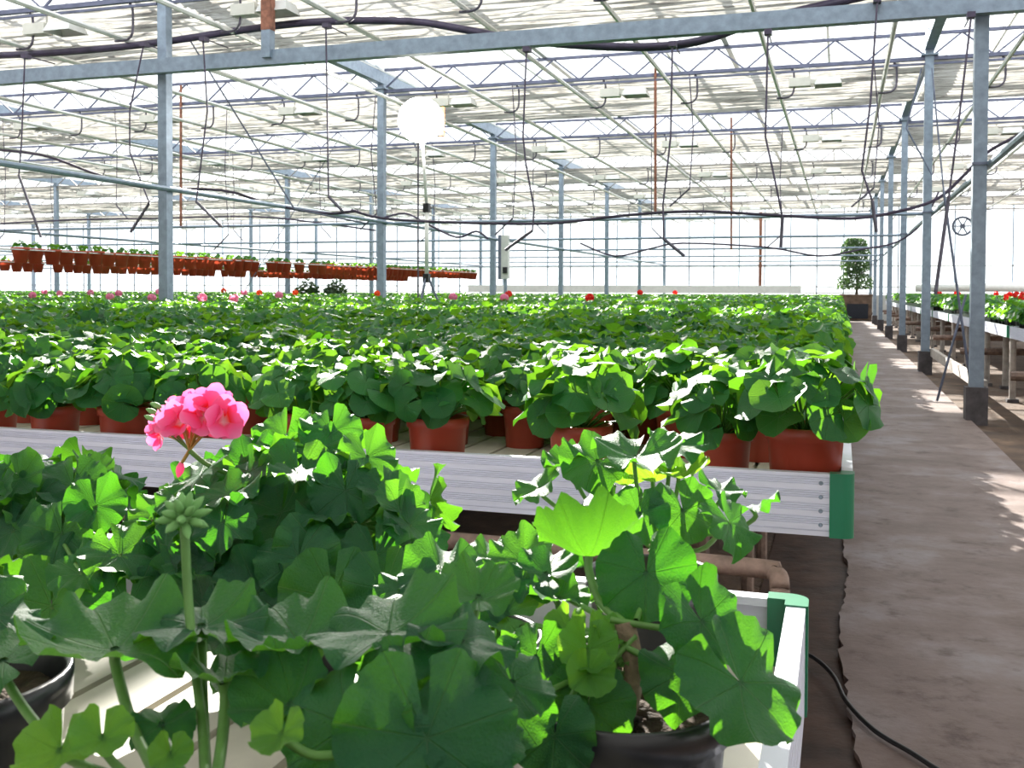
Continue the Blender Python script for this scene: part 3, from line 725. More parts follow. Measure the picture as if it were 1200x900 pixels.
for px, py, Y, c in ((38, 346, 11, 'p'), (52, 342, 14, 'p'), (70, 344, 13, 'p'), (106, 343, 13, 'p'), (129, 348, 10, 'p'), (139, 344, 12, 'p'), (186, 342, 13, 'p'), (178, 349, 10, 'p'), (274, 350, 9, 'p'), (286, 343, 14, 'p'), (327, 346, 11, 'p'), (237, 349, 9, 'p'),
                     (262, 338, 17, 'o'), (304, 343, 15, 'o'), (442, 344, 15, 'o'), (346, 343, 15, 'o'), (531, 348, 11, 'p'), (591, 349, 11, 'p'), (596, 345, 13, 'r'), (691, 349, 11, 'r'), (750, 343, 17, 'r'), (791, 343, 20, 'r')):
    bloomer(px, py, Y, {'p': 'palepink', 'o': 'orangepetal', 'r': 'red'}[c], {'p': 'pink', 'o': 'orange', 'r': 'red'}[c])
# right bench plants: near edge individually, the rest as a bed
right_pts = []
for bi, (y0, y1) in enumerate(rb):
    y = y0 + 0.14; yi_ = 0
    while y < y1 - 0.1:
        for k in range(9):
            X_ = RX0 + 0.16 + 0.22 * k + rr2.uniform(-.02, .02)
            if k < 2 and y < 14.5:
                t = plant(X_, y, ZB, 1, 'dark-potted geranium on the %s right-hand bench, %s along, %s column' % (ordw(bi), ordw(yi_), 'edge' if k == 0 else 'inner'), 'geraniums on the right-hand benches', rr2.uniform(0.95, 1.2), BPOTL)
                if rr2.random() < 0.35: link('flower_stalk', STALK, t, (0.03, 0, 0.0)); link('flower_head', BL['red'], t, (0.03, 0, 0.36), (0, 0, 0), 0.7)
            else:
                right_pts.append((X_, y, ZB + rr2.uniform(0, .05), rr2.uniform(0, 6.28), rr2.uniform(1.0, 1.3)))
                if rr2.random() < 0.05 and y < 26:
                    t = plant(X_, y + .05, ZB, 0, 'red-flowering geranium on the %s right-hand bench, %s along its length, %s across' % (ordw(bi), ordw(yi_), ordw(k)), 'red blooms on the right-hand benches', 1.1, BPOTL)
                    link('flower_stalk', STALK, t, (0, 0, 0.03)); link('flower_head', BL['red'], t, (0, 0, 0.385), (0, 0, 0), 0.75)
        y += 0.24; yi_ += 1
gn_field('geranium_bed', far_pts, find_foliage(LOWJ), 'far geraniums merging into a green carpet up to the back of the greenhouse', 'plants')
gn_field('geranium_bed', right_pts, find_foliage(LOWJ), 'green geraniums massed on the benches right of the path', 'plants')

# ------------------------------------------------------------------ hanging pots at the left
hpot = MB().lathe([(0.0, -0.03), (0.068, -0.03), (0.098, 0.12), (0.110, 0.12), (0.110, 0.15), (0.10, 0.15), (0.10, 0.12)], 10).mesh('pot', M['terrathin'], True)
hfol = [joined('foliage', low_kinds, dome(rng, 10, 0.07, 0.07, 0.03, 0.045, 0.15, maxphi=80), M['leaf'], rng) for _ in range(3)]
for X, Y0, Y1, z, w in ((-10.9, 10.6, 30.2, 1.62, 'nearer'), (-16.2, 15.5, 37.0, 1.62, 'farther')):
    y = Y0; hn = -1
    while y < Y1:
        if rr2.random() < 0.94:
            hn += 1
            t = thing('hanging_pot', 'terracotta pot with a seedling, %s from the left in the %s hanging row' % (ordw(hn), w), 'hanging pot', (X + rr2.uniform(-.03, .03), y, z + rr2.uniform(-.01, .01)), '%s row of hanging terracotta pots' % w)
            t.scale = (1.2,) * 3; link('pot', hpot, t); link('foliage', hfol[rr2.randrange(3)], t)['kind'] = 'stuff'
        y += 0.30
    r = thing('hanging_rail', 'thin pale rail carrying the %s row of hanging pots' % w, 'rail', (X, Y0, z))
    part('wire_rail', MB().tube([(-0.130, 0, 0.15), (-0.130, Y1 - Y0, 0.15)], 0.006, 5), 'pipe', r); part('wire_rail', MB().tube([(0.130, 0, 0.15), (0.130, Y1 - Y0, 0.15)], 0.008, 5), 'pipe', r)
    for yy in TY[2:]:
        if Y0 <= yy <= Y1: part('hanger', MB().tube([(0.130, yy - Y0, 0.15), (0.130, yy - Y0, ZT - z)], 0.006, 4), 'pipe', r)

#@HERO
# ------------------------------------------------------------------ foreground plants on the near bench
def nrm(pitch, turn):
    """pitch 0 = facing up, 90 = facing the camera's way (-Y), turn = swing to the right"""
    p, t = rad(pitch), rad(turn); a = rad(-90 + 17.8) + t      # azimuth of the direction back to the camera
    return Vector((math.sin(p) * math.cos(a), math.sin(p) * math.sin(a), math.cos(p)))
class Hero:
    def __init__(s, label, px, py, zpot=ZB, R=1.0, seed=0, group=None, Y=None):
        s.base = atZ(px, py, zpot) if Y is None else Vector((atY(px, py, Y).x, Y, zpot))
        s.t = thing('potted_geranium', label, 'potted plant', s.base, group); s.rng = random.Random(seed); s.R = R
        link('pot', BPOT, s.t, scl=R); link('soil', SOIL, s.t, scl=R)
        s.top = Vector((0, 0, 0.115 * R))
        part('stem', MB().tube(smoothpts([s.top - Vector((0, 0, .01)), s.top + Vector((.008, .0, .03)), s.top + Vector((.0, .005, .065))], 3), [.008] * 7, 8), 'woodystem', s.t, True)
        s.crown = s.top + Vector((0, 0, 0.06))
    def leaf(s, p, nn, az, size, mesh=None, pet=True, pr=0.0022):
        r = s.rng; me = mesh or HI[r.randrange(len(HI))]
        o = bpy.data.objects.new('leaf', me); o.parent = s.t
        o.matrix_local = Matrix.Translation(p) @ leaf_rot(nn, az).to_4x4() @ Matrix.Scale(size, 4); COL.objects.link(o)
        if pet:
            c = s.crown + Vector((r.uniform(-.01, .01), r.uniform(-.01, .01), r.uniform(-.03, 0.01))); d = p - c
            mid = c + Vector((d.x * 0.68, d.y * 0.68, d.z * 0.42)) - Vector(nn) * 0.010
            part('petiole', MB().tube(smoothpts([c, mid, p - Vector(nn) * 0.012, p], 4), pr, 6, False), 'stem', s.t, True)
        return o
    def pl(s, px, py, Y, rpx, pitch, turn=0, spin=0, mesh=None, pet=True, pr=0.0025):
        P = atY(px, py, Y) - s.base; dep = Y / ray(px, py)[1]; size = rpx * dep / 1200
        nn = nrm(pitch, turn); az = math.atan2(P.y, P.x) + rad(spin) if spin != 999 else 0
        if abs(pitch) > 35: az = rad(-90 + 17.8 + turn + spin)      # blade hangs towards its facing side
        return s.leaf(P, nn, az, size, mesh, pet, pr)
    def dome(s, n, R, H, s0, s1, zc, maxphi=105, off=(0, 0, 0)):
        for p, nn, az, sz in dome(s.rng, n, R, H, s0, s1, zc, maxphi=maxphi): s.leaf(Vector(p) + Vector(off), nn, az, sz)

# P5: near right plant in the large black pot
P5 = Hero('large black-potted geranium at lower right, one leaf hanging over the tray rim', 735, 0, R=1.12, seed=5, Y=0.74)
for a in ((690, 652, .80, 66, -25, 0, 180, CUPPED, True, .0038), (757, 672, .78, 60, 52, -8, 0, HI[0]), (822, 728, .74, 58, 48, 25, 10, HI[4]), (868, 800, .70, 82, 50, 22, 20, HI[6]), (800, 790, .72, 52, 40, -20, 0, HI[2]),
          (640, 672, .82, 46, 20, -30, 0, HI[1]), (610, 655, .86, 42, 35, -40, 0, HI[3]), (688, 762, .72, 36, 50, 0, 0, YNG), (712, 745, .74, 26, 25, 30, 0, YNG), (665, 735, .76, 26, 40, -30, 0, YNG), (690, 790, .70, 30, 60, 10, 0, YNG),
          (690, 828, .70, 56, 62, -5, 0, HI[8]), (650, 862, .66, 52, 70, -15, 0, HI[5]), (600, 830, .66, 55, 60, -25, 0, HI[0]), (628, 770, .72, 46, 55, -20, 0, HI[2]), (590, 720, .80, 48, 35, -35, 0, HI[7]), (722, 700, .84, 30, 20, 20, 0, HI[1]),
          (655, 700, .80, 38, 10, -10, 0, HI[3]), (575, 780, .72, 46, 50, -40, 0, HI[6])): P5.pl(*a)
# P6: plant behind it at the end of the tray
P6 = Hero('black-potted geranium at the far right end of the near tray, against the ribbed bench side', 768, 0, R=1.0, seed=6, Y=1.12)
for a in ((745, 535, 1.06, 54, 18, 10, 0, HI[3]), (700, 540, 1.08, 44, 35, -20, 0, HI[6]), (790, 520, 1.12, 38, 25, 30, 0, HI[1]), (632, 572, 1.08, 34, 30, -60, 0, HI[4]), (668, 545, 1.10, 32, 20, -50, 0, HI[7]), (750, 602, 1.00, 36, 62, -10, 0, HI[8]),
          (800, 598, 1.02, 42, 55, 20, 0, HI[0]), (855, 612, 1.00, 40, 45, 40, 0, HI[2]), (880, 595, 1.06, 36, -15, 50, 0, HI[1]), (795, 560, 1.12, 34, 10, 20, 0, YNG), (765, 565, 1.14, 36, -20, 0, 0, YNG), (720, 595, 1.06, 40, 55, -20, 0, HI[5]), (720, 625, 1.0, 36, 55, 0, 0, HI[6]),
          (845, 575, 1.14, 30, 10, 40, 0, HI[4]), (735, 570, 1.16, 34, -10, 0, 0, YNG)): P6.pl(*a)
# P1: big mound with the pink flower
P1 = Hero('broad leafy geranium mound under the single pink flower head', 345, 0, R=1.1, seed=1, Y=1.05)
P1.dome(60, 0.160, 0.110, 0.034, 0.048, 0.160, 128)
for a in ((388, 506, 1.10, 38, 45, 10, 0, HI[2]), (335, 512, 1.12, 40, 50, -10, 0, HI[6]), (430, 535, 1.06, 36, 40, 30, 0, HI[4]), (290, 545, 1.04, 44, 58, -10, 0, HI[0]), (350, 556, 1.02, 48, 60, 5, 0, HI[8]), (405, 575, 1.0, 46, 52, 15, 0, HI[1]), (455, 580, 1.02, 40, 40, 40, 0, HI[6]), (480, 615, 1.0, 38, 30, 45, 0, HI[4]),
          (330, 600, .98, 44, 48, -10, 0, HI[3]), (265, 595, 1.0, 42, 55, -20, 0, HI[5]), (225, 560, 1.04, 36, 45, -40, 0, HI[2]), (185, 600, 1.04, 34, 50, -50, 0, HI[7]), (175, 640, 1.0, 32, 60, -30, 0, HI[1]), (375, 640, .96, 48, 58, 10, 0, HI[8]), (440, 650, .96, 44, 60, 20, 0, HI[0]), (300, 645, .96, 44, 62, -10, 0, HI[2]),
          (320, 530, 1.08, 34, 30, 0, 0, HI[1]), (370, 525, 1.08, 34, 35, 0, 0, HI[3]), (240, 610, 1.0, 38, 60, 0, 0, HI[0]), (230, 690, .92, 62, 72, -15, 0, HI[8]), (300, 720, .90, 66, 75, 0, 0, HI[0]), (390, 700, .90, 64, 70, 10, 0, HI[8]), (350, 655, .92, 52, 60, 0, 0, HI[5]), (450, 690, .92, 52, 66, 20, 0, HI[2]), (270, 650, .92, 46, 60, -10, 0, HI[0])): P1.pl(*a)
# P2: left edge
P2 = Hero('geranium at the left edge of the picture in front of the ribbed bench side', 30, 0, R=1.0, seed=2, Y=1.10)
P2.dome(34, 0.125, 0.08, 0.034, 0.046, 0.145, 128)
for a in ((85, 568, 1.06, 40, 42, 10, 0, HI[6]), (112, 592, 1.0, 36, 48, 30, 0, HI[4]), (40, 590, 1.02, 38, 50, -5, 0, HI[1]), (15, 622, .98, 42, 55, -10, 0, HI[0]), (72, 625, .98, 44, 58, 5, 0, HI[3]), (8, 560, 1.08, 32, 30, -20, 0, HI[2]), (110, 556, 1.1, 24, 20, 10, 0, HI[7]), (60, 660, .96, 42, 62, 0, 0, HI[8]), (165, 655, .94, 50, 32, 10, 0, HI[6]), (60, 710, .92, 66, 78, 0, 0, HI[8]), (150, 715, .90, 56, 76, 10, 0, HI[0]), (-10, 700, .92, 50, 70, -10, 0, HI[5])): P2.pl(*a)
P8 = Hero('black pot cut by the left edge of the picture on the near tray', -62, 0, R=1.15, seed=8, Y=0.60)
P8.dome(14, 0.10, 0.07, 0.03, 0.04, 0.17, 80, off=(-.05, 0, 0))
for a in ((140, 650, .92, 46, 30, 20, 0, HI[6]), (95, 672, .90, 38, 25, -10, 0, HI[4])): P2.pl(*a)
# P3: out-of-focus plant bottom left with tall bud
P3 = Hero('geranium at bottom left with a tall hairy bud on a thick stalk', 235, 0, R=1.1, seed=3, Y=0.42)
for a in ((135, 762, .52, 104, 6, -10, 0, HI[3]), (236, 735, .55, 76, 6, 20, 0, HI[6]), (5, 775, .50, 66, 5, -30, 0, HI[1]), (262, 800, .52, 58, -15, 30, 0, HI[7]), (190, 850, .50, 40, 30, 0, 0, HI[2]), (70, 880, .44, 46, 45, -10, 0, YNG), (120, 865, .44, 36, 40, 20, 0, YNG), (200, 885, .46, 26, 45, 20, 0, YNG)): P3.pl(*a, **({'pr': .0034} if a[3] > 55 else {}))
# P4: bottom centre
P4 = Hero('geranium at the bottom centre with grey-green overlapping leaves', 440, 0, R=1.1, seed=4, Y=0.50)
for a in ((352, 752, .56, 84, 10, -25, 0, HI[3]), (455, 742, .56, 94, 13, 0, 0, HI[6]), (540, 752, .56, 68, 14, 30, 0, HI[2]), (560, 700, .64, 48, 15, 20, 0, HI[7]), (500, 865, .50, 110, 62, 12, 0, HI[8]), (410, 850, .50, 84, 60, -12, 0, HI[5]),
          (340, 825, .52, 60, 35, -40, 0, CUPPED), (550, 850, .52, 70, 50, 35, 0, HI[0]), (300, 800, .56, 50, 20, -50, 0, HI[3]), (480, 800, .54, 60, 45, 10, 0, HI[4]), (330, 860, .46, 34, 45, -20, 0, YNG), (600, 800, .58, 52, 40, 30, 0, HI[1])): P4.pl(*a)
# sunlit leaf group between the mound and the right plant
P7 = Hero('geranium with a sunlit wavy leaf between the flower mound and the right-hand pot', 545, 0, R=1.0, seed=7, Y=0.86)
for a in ((520, 672, .86, 56, 15, -10, 0, HI[6]), (575, 655, .92, 40, 10, 20, 0, HI[1]), (480, 690, .84, 44, 20, -40, 0, HI[4]), (560, 700, .80, 44, 45, 10, 0, HI[0]), (500, 730, .80, 50, 55, -20, 0, HI[2]), (540, 750, .76, 46, 60, 0, 0, HI[8]), (610, 700, .84, 36, 35, 30, 0, YNG), (460, 760, .76, 50, 60, -20, 0, HI[5])): P7.pl(*a)

# pink flower head on P1
def tuber(mb, a, b, r, bend=(0, 0, 0), n=6, rs=None):
    m = (Vector(a) + Vector(b)) / 2 + Vector(bend); return mb.tube(smoothpts([a, m, b], 4), r if rs is None else rs, n, False)
YF = 0.98
hub = atY(222, 528, YF) - P1.base
part('flower_stalk', tuber(MB(), P1.crown + Vector((-.03, -.02, .03)), hub, 0.003, (-.01, -.01, 0)), 'stem', P1.t, True)
PET = {(k, s): petal_mesh(k, 0.52, s) for k in ('pink', 'pinkred') for s in (0, 1)}
rf_ = random.Random(4)
florets = [(262, 494, -.01, 72, 20, 22), (238, 488, -.012, 62, 5, 22), (212, 496, -.012, 70, -20, 20), (250, 476, .0, 40, 10, 19), (255, 492, 0, 70, 15, 19), (228, 478, .01, 40, 0, 17), (205, 492, 0, 60, -30, 18), (190, 500, .008, 70, -60, 15), (268, 488, .006, 60, 45, 16), (240, 470, .02, 10, 10, 15), (212, 480, .02, 20, -30, 15), (250, 500, .025, 70, 20, 14), (218, 500, .02, 80, 0, 16), (188, 512, .01, 110, -40, 12)]
for i, (px, py, dy, pit, turn, rp) in enumerate(florets):
    c = atY(px, py, YF + dy) - P1.base; nn = nrm(pit, turn); R0 = leaf_rot(nn, rf_.uniform(0, 6.28))
    mb = tuber(MB(), hub, c - nn * 0.004, 0.0013, (0, 0, 0.004), 5)
    fo = part('floret', mb, 'pedicel', P1.t, True)
    mb2 = MB()
    for j in range(5):
        o = bpy.data.objects.new('petal', PET[('pinkred' if j in (0, 1) else 'pink', j % 2)]); o.parent = fo
        Rz = Matrix.Rotation(2 * PI * j / 5 + rf_.uniform(-.1, .1), 3, 'Z'); Rx = Matrix.Rotation(rad(rf_.uniform(8, 38)), 3, 'X')
        o.matrix_local = Matrix.Translation(c) @ (R0 @ Rz @ Rx).to_4x4() @ Matrix.Scale(rp * 1.75 * 0.95 / 1200, 4); COL.objects.link(o)
def budmesh(mat, n=10): return MB().lathe([(0.0, -1.0), (0.45, -0.8), (0.8, -0.2), (0.75, 0.3), (0.4, 0.8), (0.0, 1.1)], n).mesh('bud', M[mat], True)
BUDG, BUDR = budmesh('budgreen'), budmesh('pink')
def orient(v): return Vector(v).to_track_quat('Z', 'Y').to_euler()
b = atY(211, 550, YF) - P1.base
part('pedicel', tuber(MB(), hub, b + Vector((0, 0, .004)), 0.002), 'pedicel', P1.t, True)
link('bud', BUDR, P1.t, b, orient((-.3, 0, -1)), (0.006, 0.006, 0.0095))
for px, py in ((178, 482), (183, 475), (176, 490)):
    b = atY(px, py, YF) - P1.base; link('bud', BUDG, P1.t, b, orient((-1, 0, .3)), (0.004, .004, .008))
    part('pedicel', tuber(MB(), hub, b, 0.001), 'stem', P1.t, True)
# tall hairy bud on P3
YBD = 0.56
tp = atY(216, 612, YBD) - P3.base; bs = P3.crown + Vector((0.03, .01, -.02))
p1 = atY(222, 720, YBD - .01) - P3.base; p2 = atY(238, 860, YBD - .05) - P3.base
part('flower_stalk', MB().tube(smoothpts([atY(246, 960, YBD - .08) - P3.base, p2, p1, tp], 5), 0.0030, 8), 'stem', P3.t, True)
hb = part('bud_cluster', MB().lathe([(0, -.004), (.004, -.002), (.006, .002), (.004, .006), (0, .008)], 10), 'budgreen', P3.t, True, tp)
for k in range(19):
    ph = math.acos(1 - 1.65 * (k + .5) / 19); az = 2.4 * k; d = Vector((math.sin(ph) * math.cos(az), math.sin(ph) * math.sin(az), math.cos(ph)))
    L_ = rf_.uniform(.0065, .009)
    link('bud', BUDG, hb, d * 0.0105 + Vector((0, 0, .003)), orient(d), (0.0036, .0036, L_ * .85))

# bent pipe between the near and the ribbed bench
def Zp(px, py, z): return atZ(px, py, z)
e = Zp(915, 668, .70)
tag(part('heating_pipe', MB().tube(smoothpts([(e.x - 1.6, e.y + .02, .70), (e.x - .5, e.y + .01, .70), (e.x - .06, e.y, .70), (e.x - .01, e.y - .008, .695), (e.x, e.y - .03, .67), (e.x, e.y - .035, .60), (e.x, e.y - .035, 0.0)], 4), 0.019, 12), 'oldpipe', None, True), 'rusty brown elbow pipe between the near tray and the ribbed bench', 'pipe')
# black cable over the path edge
cp = [(880, 740), (945, 766), (975, 790), (992, 822), (1025, 856), (1068, 882), (1110, 908), (1180, 940)]
tag(part('power_cable', MB().tube(smoothpts([Zp(x, y, 0.058) for x, y in cp], 5), 0.007, 8), 'cable', None, True), 'black cable snaking from under the near tray across the path edge', 'cable')
# low rail, posts and pipes under the right benches
tag(part('low_beam', MB().bar((1.30, TY[2] + .1, 0.34), (1.30, TY[3] - .1, 0.34), 0.05, 0.12), 'post'), 'low pale beam between the two nearest path columns', 'beam')
pst = MB().tube([(0, 0, 0), (0, 0, .765)], 0.035, 10).mesh('post', M['post'])
for j in range(17):
    y = 10.9 - 0.4 + 2.1 * j
    for dx, dy in ((0, 0), (0.17, -0.35)):
        t = thing('bench_post', 'concrete post of the %s pair under the right-hand benches, %s post' % (ordw(j), 'left' if dx == 0 else 'right'), 'post', (1.84 + dx, y + dy, 0), 'posts under the right-hand benches'); link('shaft', pst, t)
        link('foot', MB().box((0, 0, .02), (.12, .12, .04)).mesh('foot', M['footing']), t)
    if j % 2 == 0: tag(part('support_pipe', MB().tube([(1.5, y - .1, 0.46), (3.7, y - .1, 0.46)], 0.045, 8), 'oldpipe'), 'brown pipe across the %s pair of posts under the right-hand benches' % ordw(j), 'pipe', 'cross pipes under the right-hand benches')
# potted tree at the end of the path
T = atZ(1003, 376, 0.0); T.z = 0
tr = thing('potted_tree', 'small dark-leaved tree in a brown planter at the end of the path', 'tree', T)
mb = MB().box((0, 0, 0.55), (1.25, 0.9, 1.02)); part('planter', mb, 'planter', tr)
part('planter_rim', MB().box((0, 0, 1.09), (1.36, 1.0, 0.08)), 'planter', tr); part('opening_shade', MB().box((0.05, -0.47, 0.42), (0.85, 0.05, 0.62)), 'openingdark', tr)  # near-black panel stands in for the shade in the planter's opening
part('trunk', MB().tube(smoothpts([(0, 0, 1.05), (.04, 0, 1.7), (-.03, .05, 2.3), (0, 0, 3.1)], 4), [0.06 - .0035 * i for i in range(13)], 8), 'bark', tr, True)
bm_ = MB(); rt = random.Random(9)
for k in range(16):
    z = 1.35 + 0.11 * k; a = 2.4 * k; bm_.tube([(0, 0, z), (.3 * math.cos(a), .3 * math.sin(a), z + .15), (.52 * math.cos(a), .52 * math.sin(a), z + .22)], 0.012, 4, False)
part('branches', bm_, 'bark', tr)['kind'] = 'stuff'
lv = []
for k in range(3200):
    z = rt.uniform(1.35, 3.5); rr = (0.74 if z < 2.0 else 0.60) * math.sqrt(max(.02, 1 - max(0, (z - 2.9) / .7) ** 2)) * (0.75 if 1.9 < z < 2.15 else 1); q = rr * rt.random() ** 0.45; a = rt.uniform(0, 6.28)
    lv.append((Vector((q * math.cos(a) - .06, q * math.sin(a), z)), Vector((rt.uniform(-1, 1), rt.uniform(-1, 1), rt.uniform(-.2, 1))), a, rt.uniform(.032, .052)))
link('foliage', joined('foliage', low_kinds, lv, M['treeleaf'], rt), tr)['kind'] = 'stuff'
for j in range(2):
    p = atY(360 + 34 * j, 330, 30); b_ = []
    for k in range(260):
        a, q = rt.uniform(0, 6.28), rt.random() ** .5; b_.append((Vector((q * .40 * math.cos(a), q * .36 * math.sin(a), rt.uniform(.3, .85) * (1.05 - q * .5))), Vector((rt.uniform(-1, 1), rt.uniform(-1, 1), 1)), a, .06))
    s_ = thing('dark_shrub', ('left' if j == 0 else 'right') + ' one of two dark shrubs under the end of the hanging pots', 'shrub', (p.x, 30, ZB))
    link('foliage', joined('foliage', low_kinds, b_, M['treeleaf'], rt), s_)['kind'] = 'stuff'
    part('pot', MB().lathe([(0, 0), (.14, 0), (.18, .30), (.15, .30), (0, .27)], 12), 'blackpot', s_)
# film roll and low sill at the back wall
tag(part('film_roll', MB().tube([(3.0, YB - .15, 1.42), (9.6, YB - .15, 1.46)], 0.19, 10), 'white', None, True), 'white rolled plastic film along the back wall at the right', 'film roll')
tag(part('white_sill', MB().box((-9.4, YB - .2, 1.32), (15.5, .12, .34)), 'white'), 'low white sheet band along the foot of the back glass wall', 'sill')
# rusted column on the back wall
x_ = atY(891, 300, YB - .15).x
t = thing('rusty_column', 'thin rusty column standing against the back glass wall', 'column', (x_, YB - .12, 0)); part('shaft', MB().box((0, 0, 2.4), (.13, .13, 4.7)), 'rust', t); part('foot', MB().box((0, 0, .05), (.3, .2, .1)), 'footing', t)
# pulley wheel
c = atY(1128, 265, 13.0); t = thing('pulley_wheel', 'small spoked wheel hanging between the two nearest path columns', 'wheel', c)
rim = [(0.105 * math.cos(a), 0, 0.105 * math.sin(a)) for a in [2 * PI * k / 20 for k in range(21)]]
part('rim', MB().tube(rim, 0.014, 6, False), 'steel_dark', t, True); part('hub', MB().box((0, 0, 0), (.05, .05, .05)), 'steel_dark', t)
for k in range(6): a = PI / 3 * k; part('spoke', MB().bar((0, 0, 0), (0.1 * math.cos(a), 0, 0.1 * math.sin(a)), 0.014), 'steel_dark', t)
part('hanger', MB().tube([(0.1, 0, 0.0), (0.11, 0, ZT - c.z)], 0.008, 5), 'steel_dark', t)
# switch box on the middle column
c = atY(588, 290, TY[4] - 0); c = Vector((XC[2] + 0.30, TY[4] - .05, 1.95)); 
t = thing('switch_box', 'grey electrical box and conduit fixed to the third middle column', 'electrical box', c)
part('cabinet', MB().box((.02, 0, .05), (.17, .14, 1.0)), 'pipe', t); part('door', MB().box((-.1, -.03, .05), (.07, .10, 1.02)), 'steel_dark', t); part('conduit', MB().tube([(0.02, 0, -.45), (.02, 0, -1.14)], .04, 8), 'steel', t); part('knob', MB().box((.04, -.09, -.25), (.1, .06, .14)), 'cable', t)
# floodlight on a tall tripod
hd = atY(493, 141, 14.0); ft = atY(500, 326, 14.0)
t = thing('floodlight_stand', 'lit white floodlight on a tall telescopic tripod above the beds', 'floodlight', (ft.x, 14.0, ZB))
part('pole', MB().tube([(0, 0, ft.z - ZB), (0.0, 0, 1.65)], 0.03, 10), 'white', t, True)
part('pole', MB().tube([(0, 0, 1.65), (hd.x - ft.x + .02, 0, hd.z - ZB - .2)], 0.022, 10), 'white', t, True)
for z in (ft.z - ZB, 1.65): part('collar', MB().box((0, 0, z), (.09, .09, .13)), 'cable', t)
for k in range(3): a = 2 * PI * k / 3 + .35; part('leg', MB().tube([(0.03 * math.cos(a), .03 * math.sin(a), ft.z - ZB), (.28 * math.cos(a), .28 * math.sin(a), 0.0)], 0.016, 6), 'steel_dark', t)
c = hd - Vector((ft.x, 14.0, ZB))
part('housing', MB().box(c + Vector((0, .14, 0)), (.60, .10, .42), rad(18)), 'orange', t)
dn = Vector((.306, -.951, 0)); dk = MB().tube([c + dn * .0, c + dn * .05, c + dn * .08], [.33, .33, .27], 28); part('lens', dk, 'glow', t)
part('lamp_body', MB().tube([c - dn * .20, c - dn * .01], [.20, .31], 20), 'lampbox', t, True)
part('bracket', MB().bar(c + Vector((0, .05, -.25)), c + Vector((0, .05, -.42)), .05), 'steel_dark', t)

# ------------------------------------------------------------------ hoses, cables, cords
def pixtube(pts, Y, r, n=6, sm=4): return MB().tube(smoothpts([atY(p[0], p[1], (Y if len(p) < 3 else p[2])) for p in pts], sm), r, n, True)
tag(part('irrigation_hose', pixtube([(-30, 66), (60, 62), (170, 52), (300, 33), (385, 25), (480, 25), (540, 34), (600, 45), (680, 53), (760, 55), (820, 48), (880, 28), (940, 12), (1010, -4), (1080, -22)], 10.6, 0.045, 8), 'hose', None, True), 'thick dark violet hose sagging along the top crossbeam', 'hose')
tag(part('hanging_cable', pixtube([(-20, 174), (50, 182), (110, 203), (170, 220), (260, 223), (320, 240), (380, 250), (420, 247)], 13, 0.022), 'hose', None, True), 'dark cable drooping from the left edge past the nearest middle column', 'cable')
tag(part('hanging_cable', pixtube([(412, 246), (450, 256), (540, 261), (640, 262), (700, 256), (760, 250), (830, 248), (920, 253), (1000, 256), (1060, 246), (1100, 232), (1130, 205), (1158, 178), (1190, 160), (1230, 135)], 12.5, 0.02), 'hose', None, True), 'long dark cable sagging from the middle columns to the right edge', 'cable')
tag(part('hanging_cable', pixtube([(448, 256), (475, 250), (500, 262), (535, 278), (558, 271), (572, 280)], 16.46, 0.02), 'hose', None, True), 'short looping cable hanging left of the switch box column', 'cable')
tag(part('hanging_cable', pixtube([(680, 285), (720, 300), (760, 292), (800, 285), (900, 290), (960, 300), (1010, 292), (1050, 284), (1080, 262), (1100, 225)], 20, 0.02), 'hose', None, True), 'thin dark cable drooping low towards the path columns', 'cable')
tag(part('hanging_cable', pixtube([(0, 262), (80, 258), (180, 256), (300, 254), (380, 262), (440, 270)], 17, 0.018), 'hose', None, True), 'thin dark cable running level at the left behind the nearest middle column', 'cable')
cords = [([(29, 68), (25, 170), (22, 205), (48, 278)], 'first from the left edge'), ([(168, 54), (152, 130), (152, 178), (175, 238), (153, 272)], 'just left of the nearest middle column'), ([(238, 48), (243, 130), (230, 236), (260, 266)], 'just right of the nearest middle column'),
         ([(382, 32), (384, 160), (385, 230), (402, 248)], 'left of the second middle column'), ([(617, 60), (613, 160), (616, 190), (626, 245), (624, 270), (592, 293)], 'in the middle of the picture'), ([(788, 54), (786, 160), (777, 240), (778, 280), (802, 300)], 'left of the long rust-brown rod pair'),
         ([(900, 40), (897, 160), (910, 220), (917, 255), (915, 290)], 'over the right half of the beds'), ([(1028, 2), (1020, 120), (1010, 200), (1022, 235), (1027, 272)], 'left of the path columns'), ([(1138, 20), (1125, 130), (1112, 230), (1096, 345)], 'between the two nearest path columns')]
for pts, w in cords:
    t = thing('drip_cord', 'thin dark drip cord hanging %s' % w, 'cord', atY(*pts[0], 10.1), 'drip cords below the hose'); b0 = t.location.copy()
    part('cord', MB().tube([atY(x, y, 10.1) - b0 for x, y in pts[:-1]], 0.010, 5), 'hose', t)
    part('dripper', MB().tube([atY(*pts[-2], 10.1) - b0, atY(*pts[-1], 10.1) - b0], 0.017, 5), 'hook', t)
    part('clip', MB().box((0, .02, .02), (.07, .10, .05)), 'hose', t); part('tie_wire', MB().tube([(0, 0, .03), (0, .5, .035)], .008, 4), 'hose', t)
rc = random.Random(8)
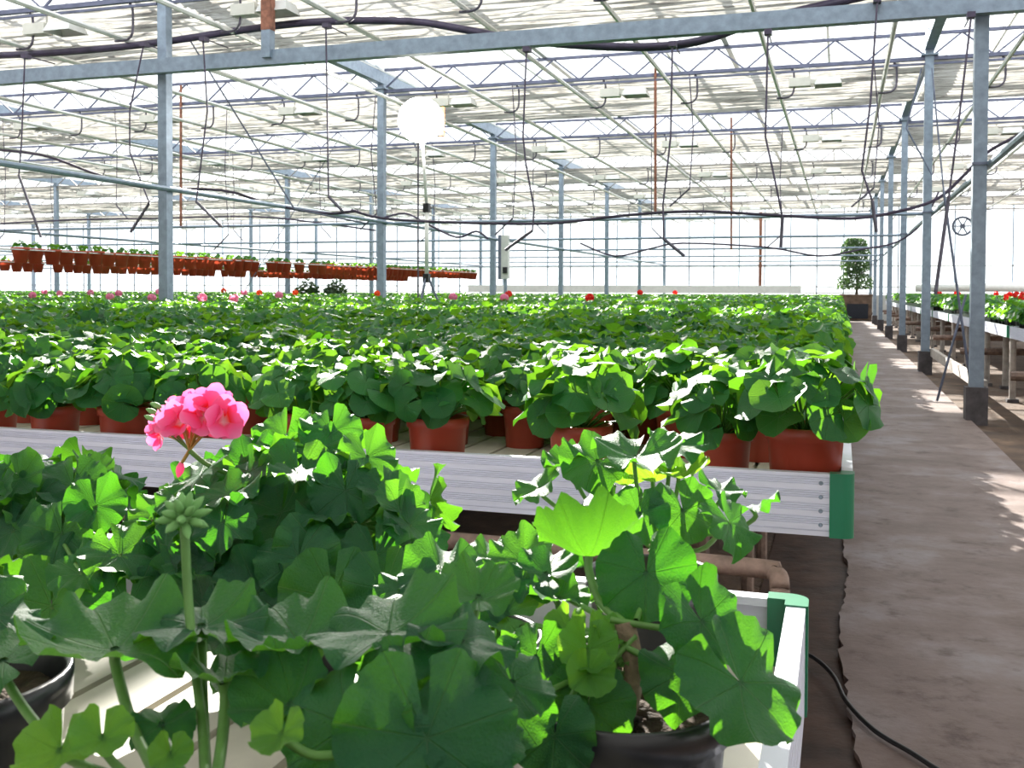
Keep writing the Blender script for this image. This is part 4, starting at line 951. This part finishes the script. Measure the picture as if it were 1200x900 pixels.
for i in range(16):
    Y = TY[3] if i % 2 else TY[4]; X = -20.0 + 1.35 * i + rc.uniform(-.3, .3); zl = rc.uniform(2.2, 2.9)
    t = thing('drip_cord', 'thin distant drip cord under the %s truss line, %s from the left' % ('third' if i % 2 == 0 else 'second', ordw(i // 2)), 'cord', (X, Y - .04, ZT), 'distant drip cords')
    part('cord', MB().tube([(0, 0, -.02), (rc.uniform(-.1, .1), 0, (zl - ZT) * .5), (.02, 0, zl - ZT)], .009, 4), 'hose', t)
    part('dripper', MB().tube([(.02, 0, zl - ZT), (rc.choice((-1, 1)) * .3, 0, zl - ZT - .28)], .014, 4), 'hook', t)
for (x, y0, y1, Y, w) in ((768, 80, 250, 16.4, 'above the right half of the beds'), (212, 100, 265, 16.4, 'just right of the nearest middle column'), (857, 138, 292, 22.5, 'over the far right beds'), (490, 160, 349, 13.2, 'beside the tripod floodlight')):
    tag(part('steel_rod', pixtube([(x, y0), (x, y1)], Y, 0.024 if x != 490 else 0.012), 'rust' if x != 490 else 'hook'), 'thin vertical rust-brown rod hanging %s' % w if x != 490 else 'thin dark vertical wire beside the tripod floodlight', 'rod')
a, b = atY(314, -30, 10.2), atY(314, 36, 10.2); c = atY(314, 68, 10.2)
t = thing('drop_post', 'short post on the crossbeam, red-brown above and grey below', 'post', c); part('upper_post', MB().bar(a - c, b - c, .115), 'rust', t); part('lower_post', MB().bar(b - c, Vector((0, 0, 0)), .11), 'steel', t)
# bracing wires
for p, q, Y in (((212, 30), (345, 245), 12), ((345, 245), (430, 262), 12), ((400, 158), (284, 345), 22.5), ((1092, 80), (1106, 225), 16.4), ((1106, 225), (1140, 470), 10.5), ((1080, 80), (1062, 150), 16.4), ((1062, 150), (1092, 205), 16.4), ((1132, 345), (1098, 470), 10.8)):
    tag(part('bracing_wire', pixtube([p, q], Y, 0.012, 4, 1), 'steel_dark'), 'thin slanting bracing wire, %s' % {(212, 30): 'from the nearest middle column down rightwards', (345, 245): 'low end near the second middle column', (400, 158): 'crossing down left to the hanging pots', (1060, 60): 'left of the second path column, high', (1092, 80): 'right of the second path column', (1106, 225): 'leaning on the nearest path column', (1080, 80): 'short, left of the second path column', (1062, 150): 'crossing behind the second path column', (1132, 345): 'at the foot of the nearest path column'}[p], 'wire', 'bracing wires')
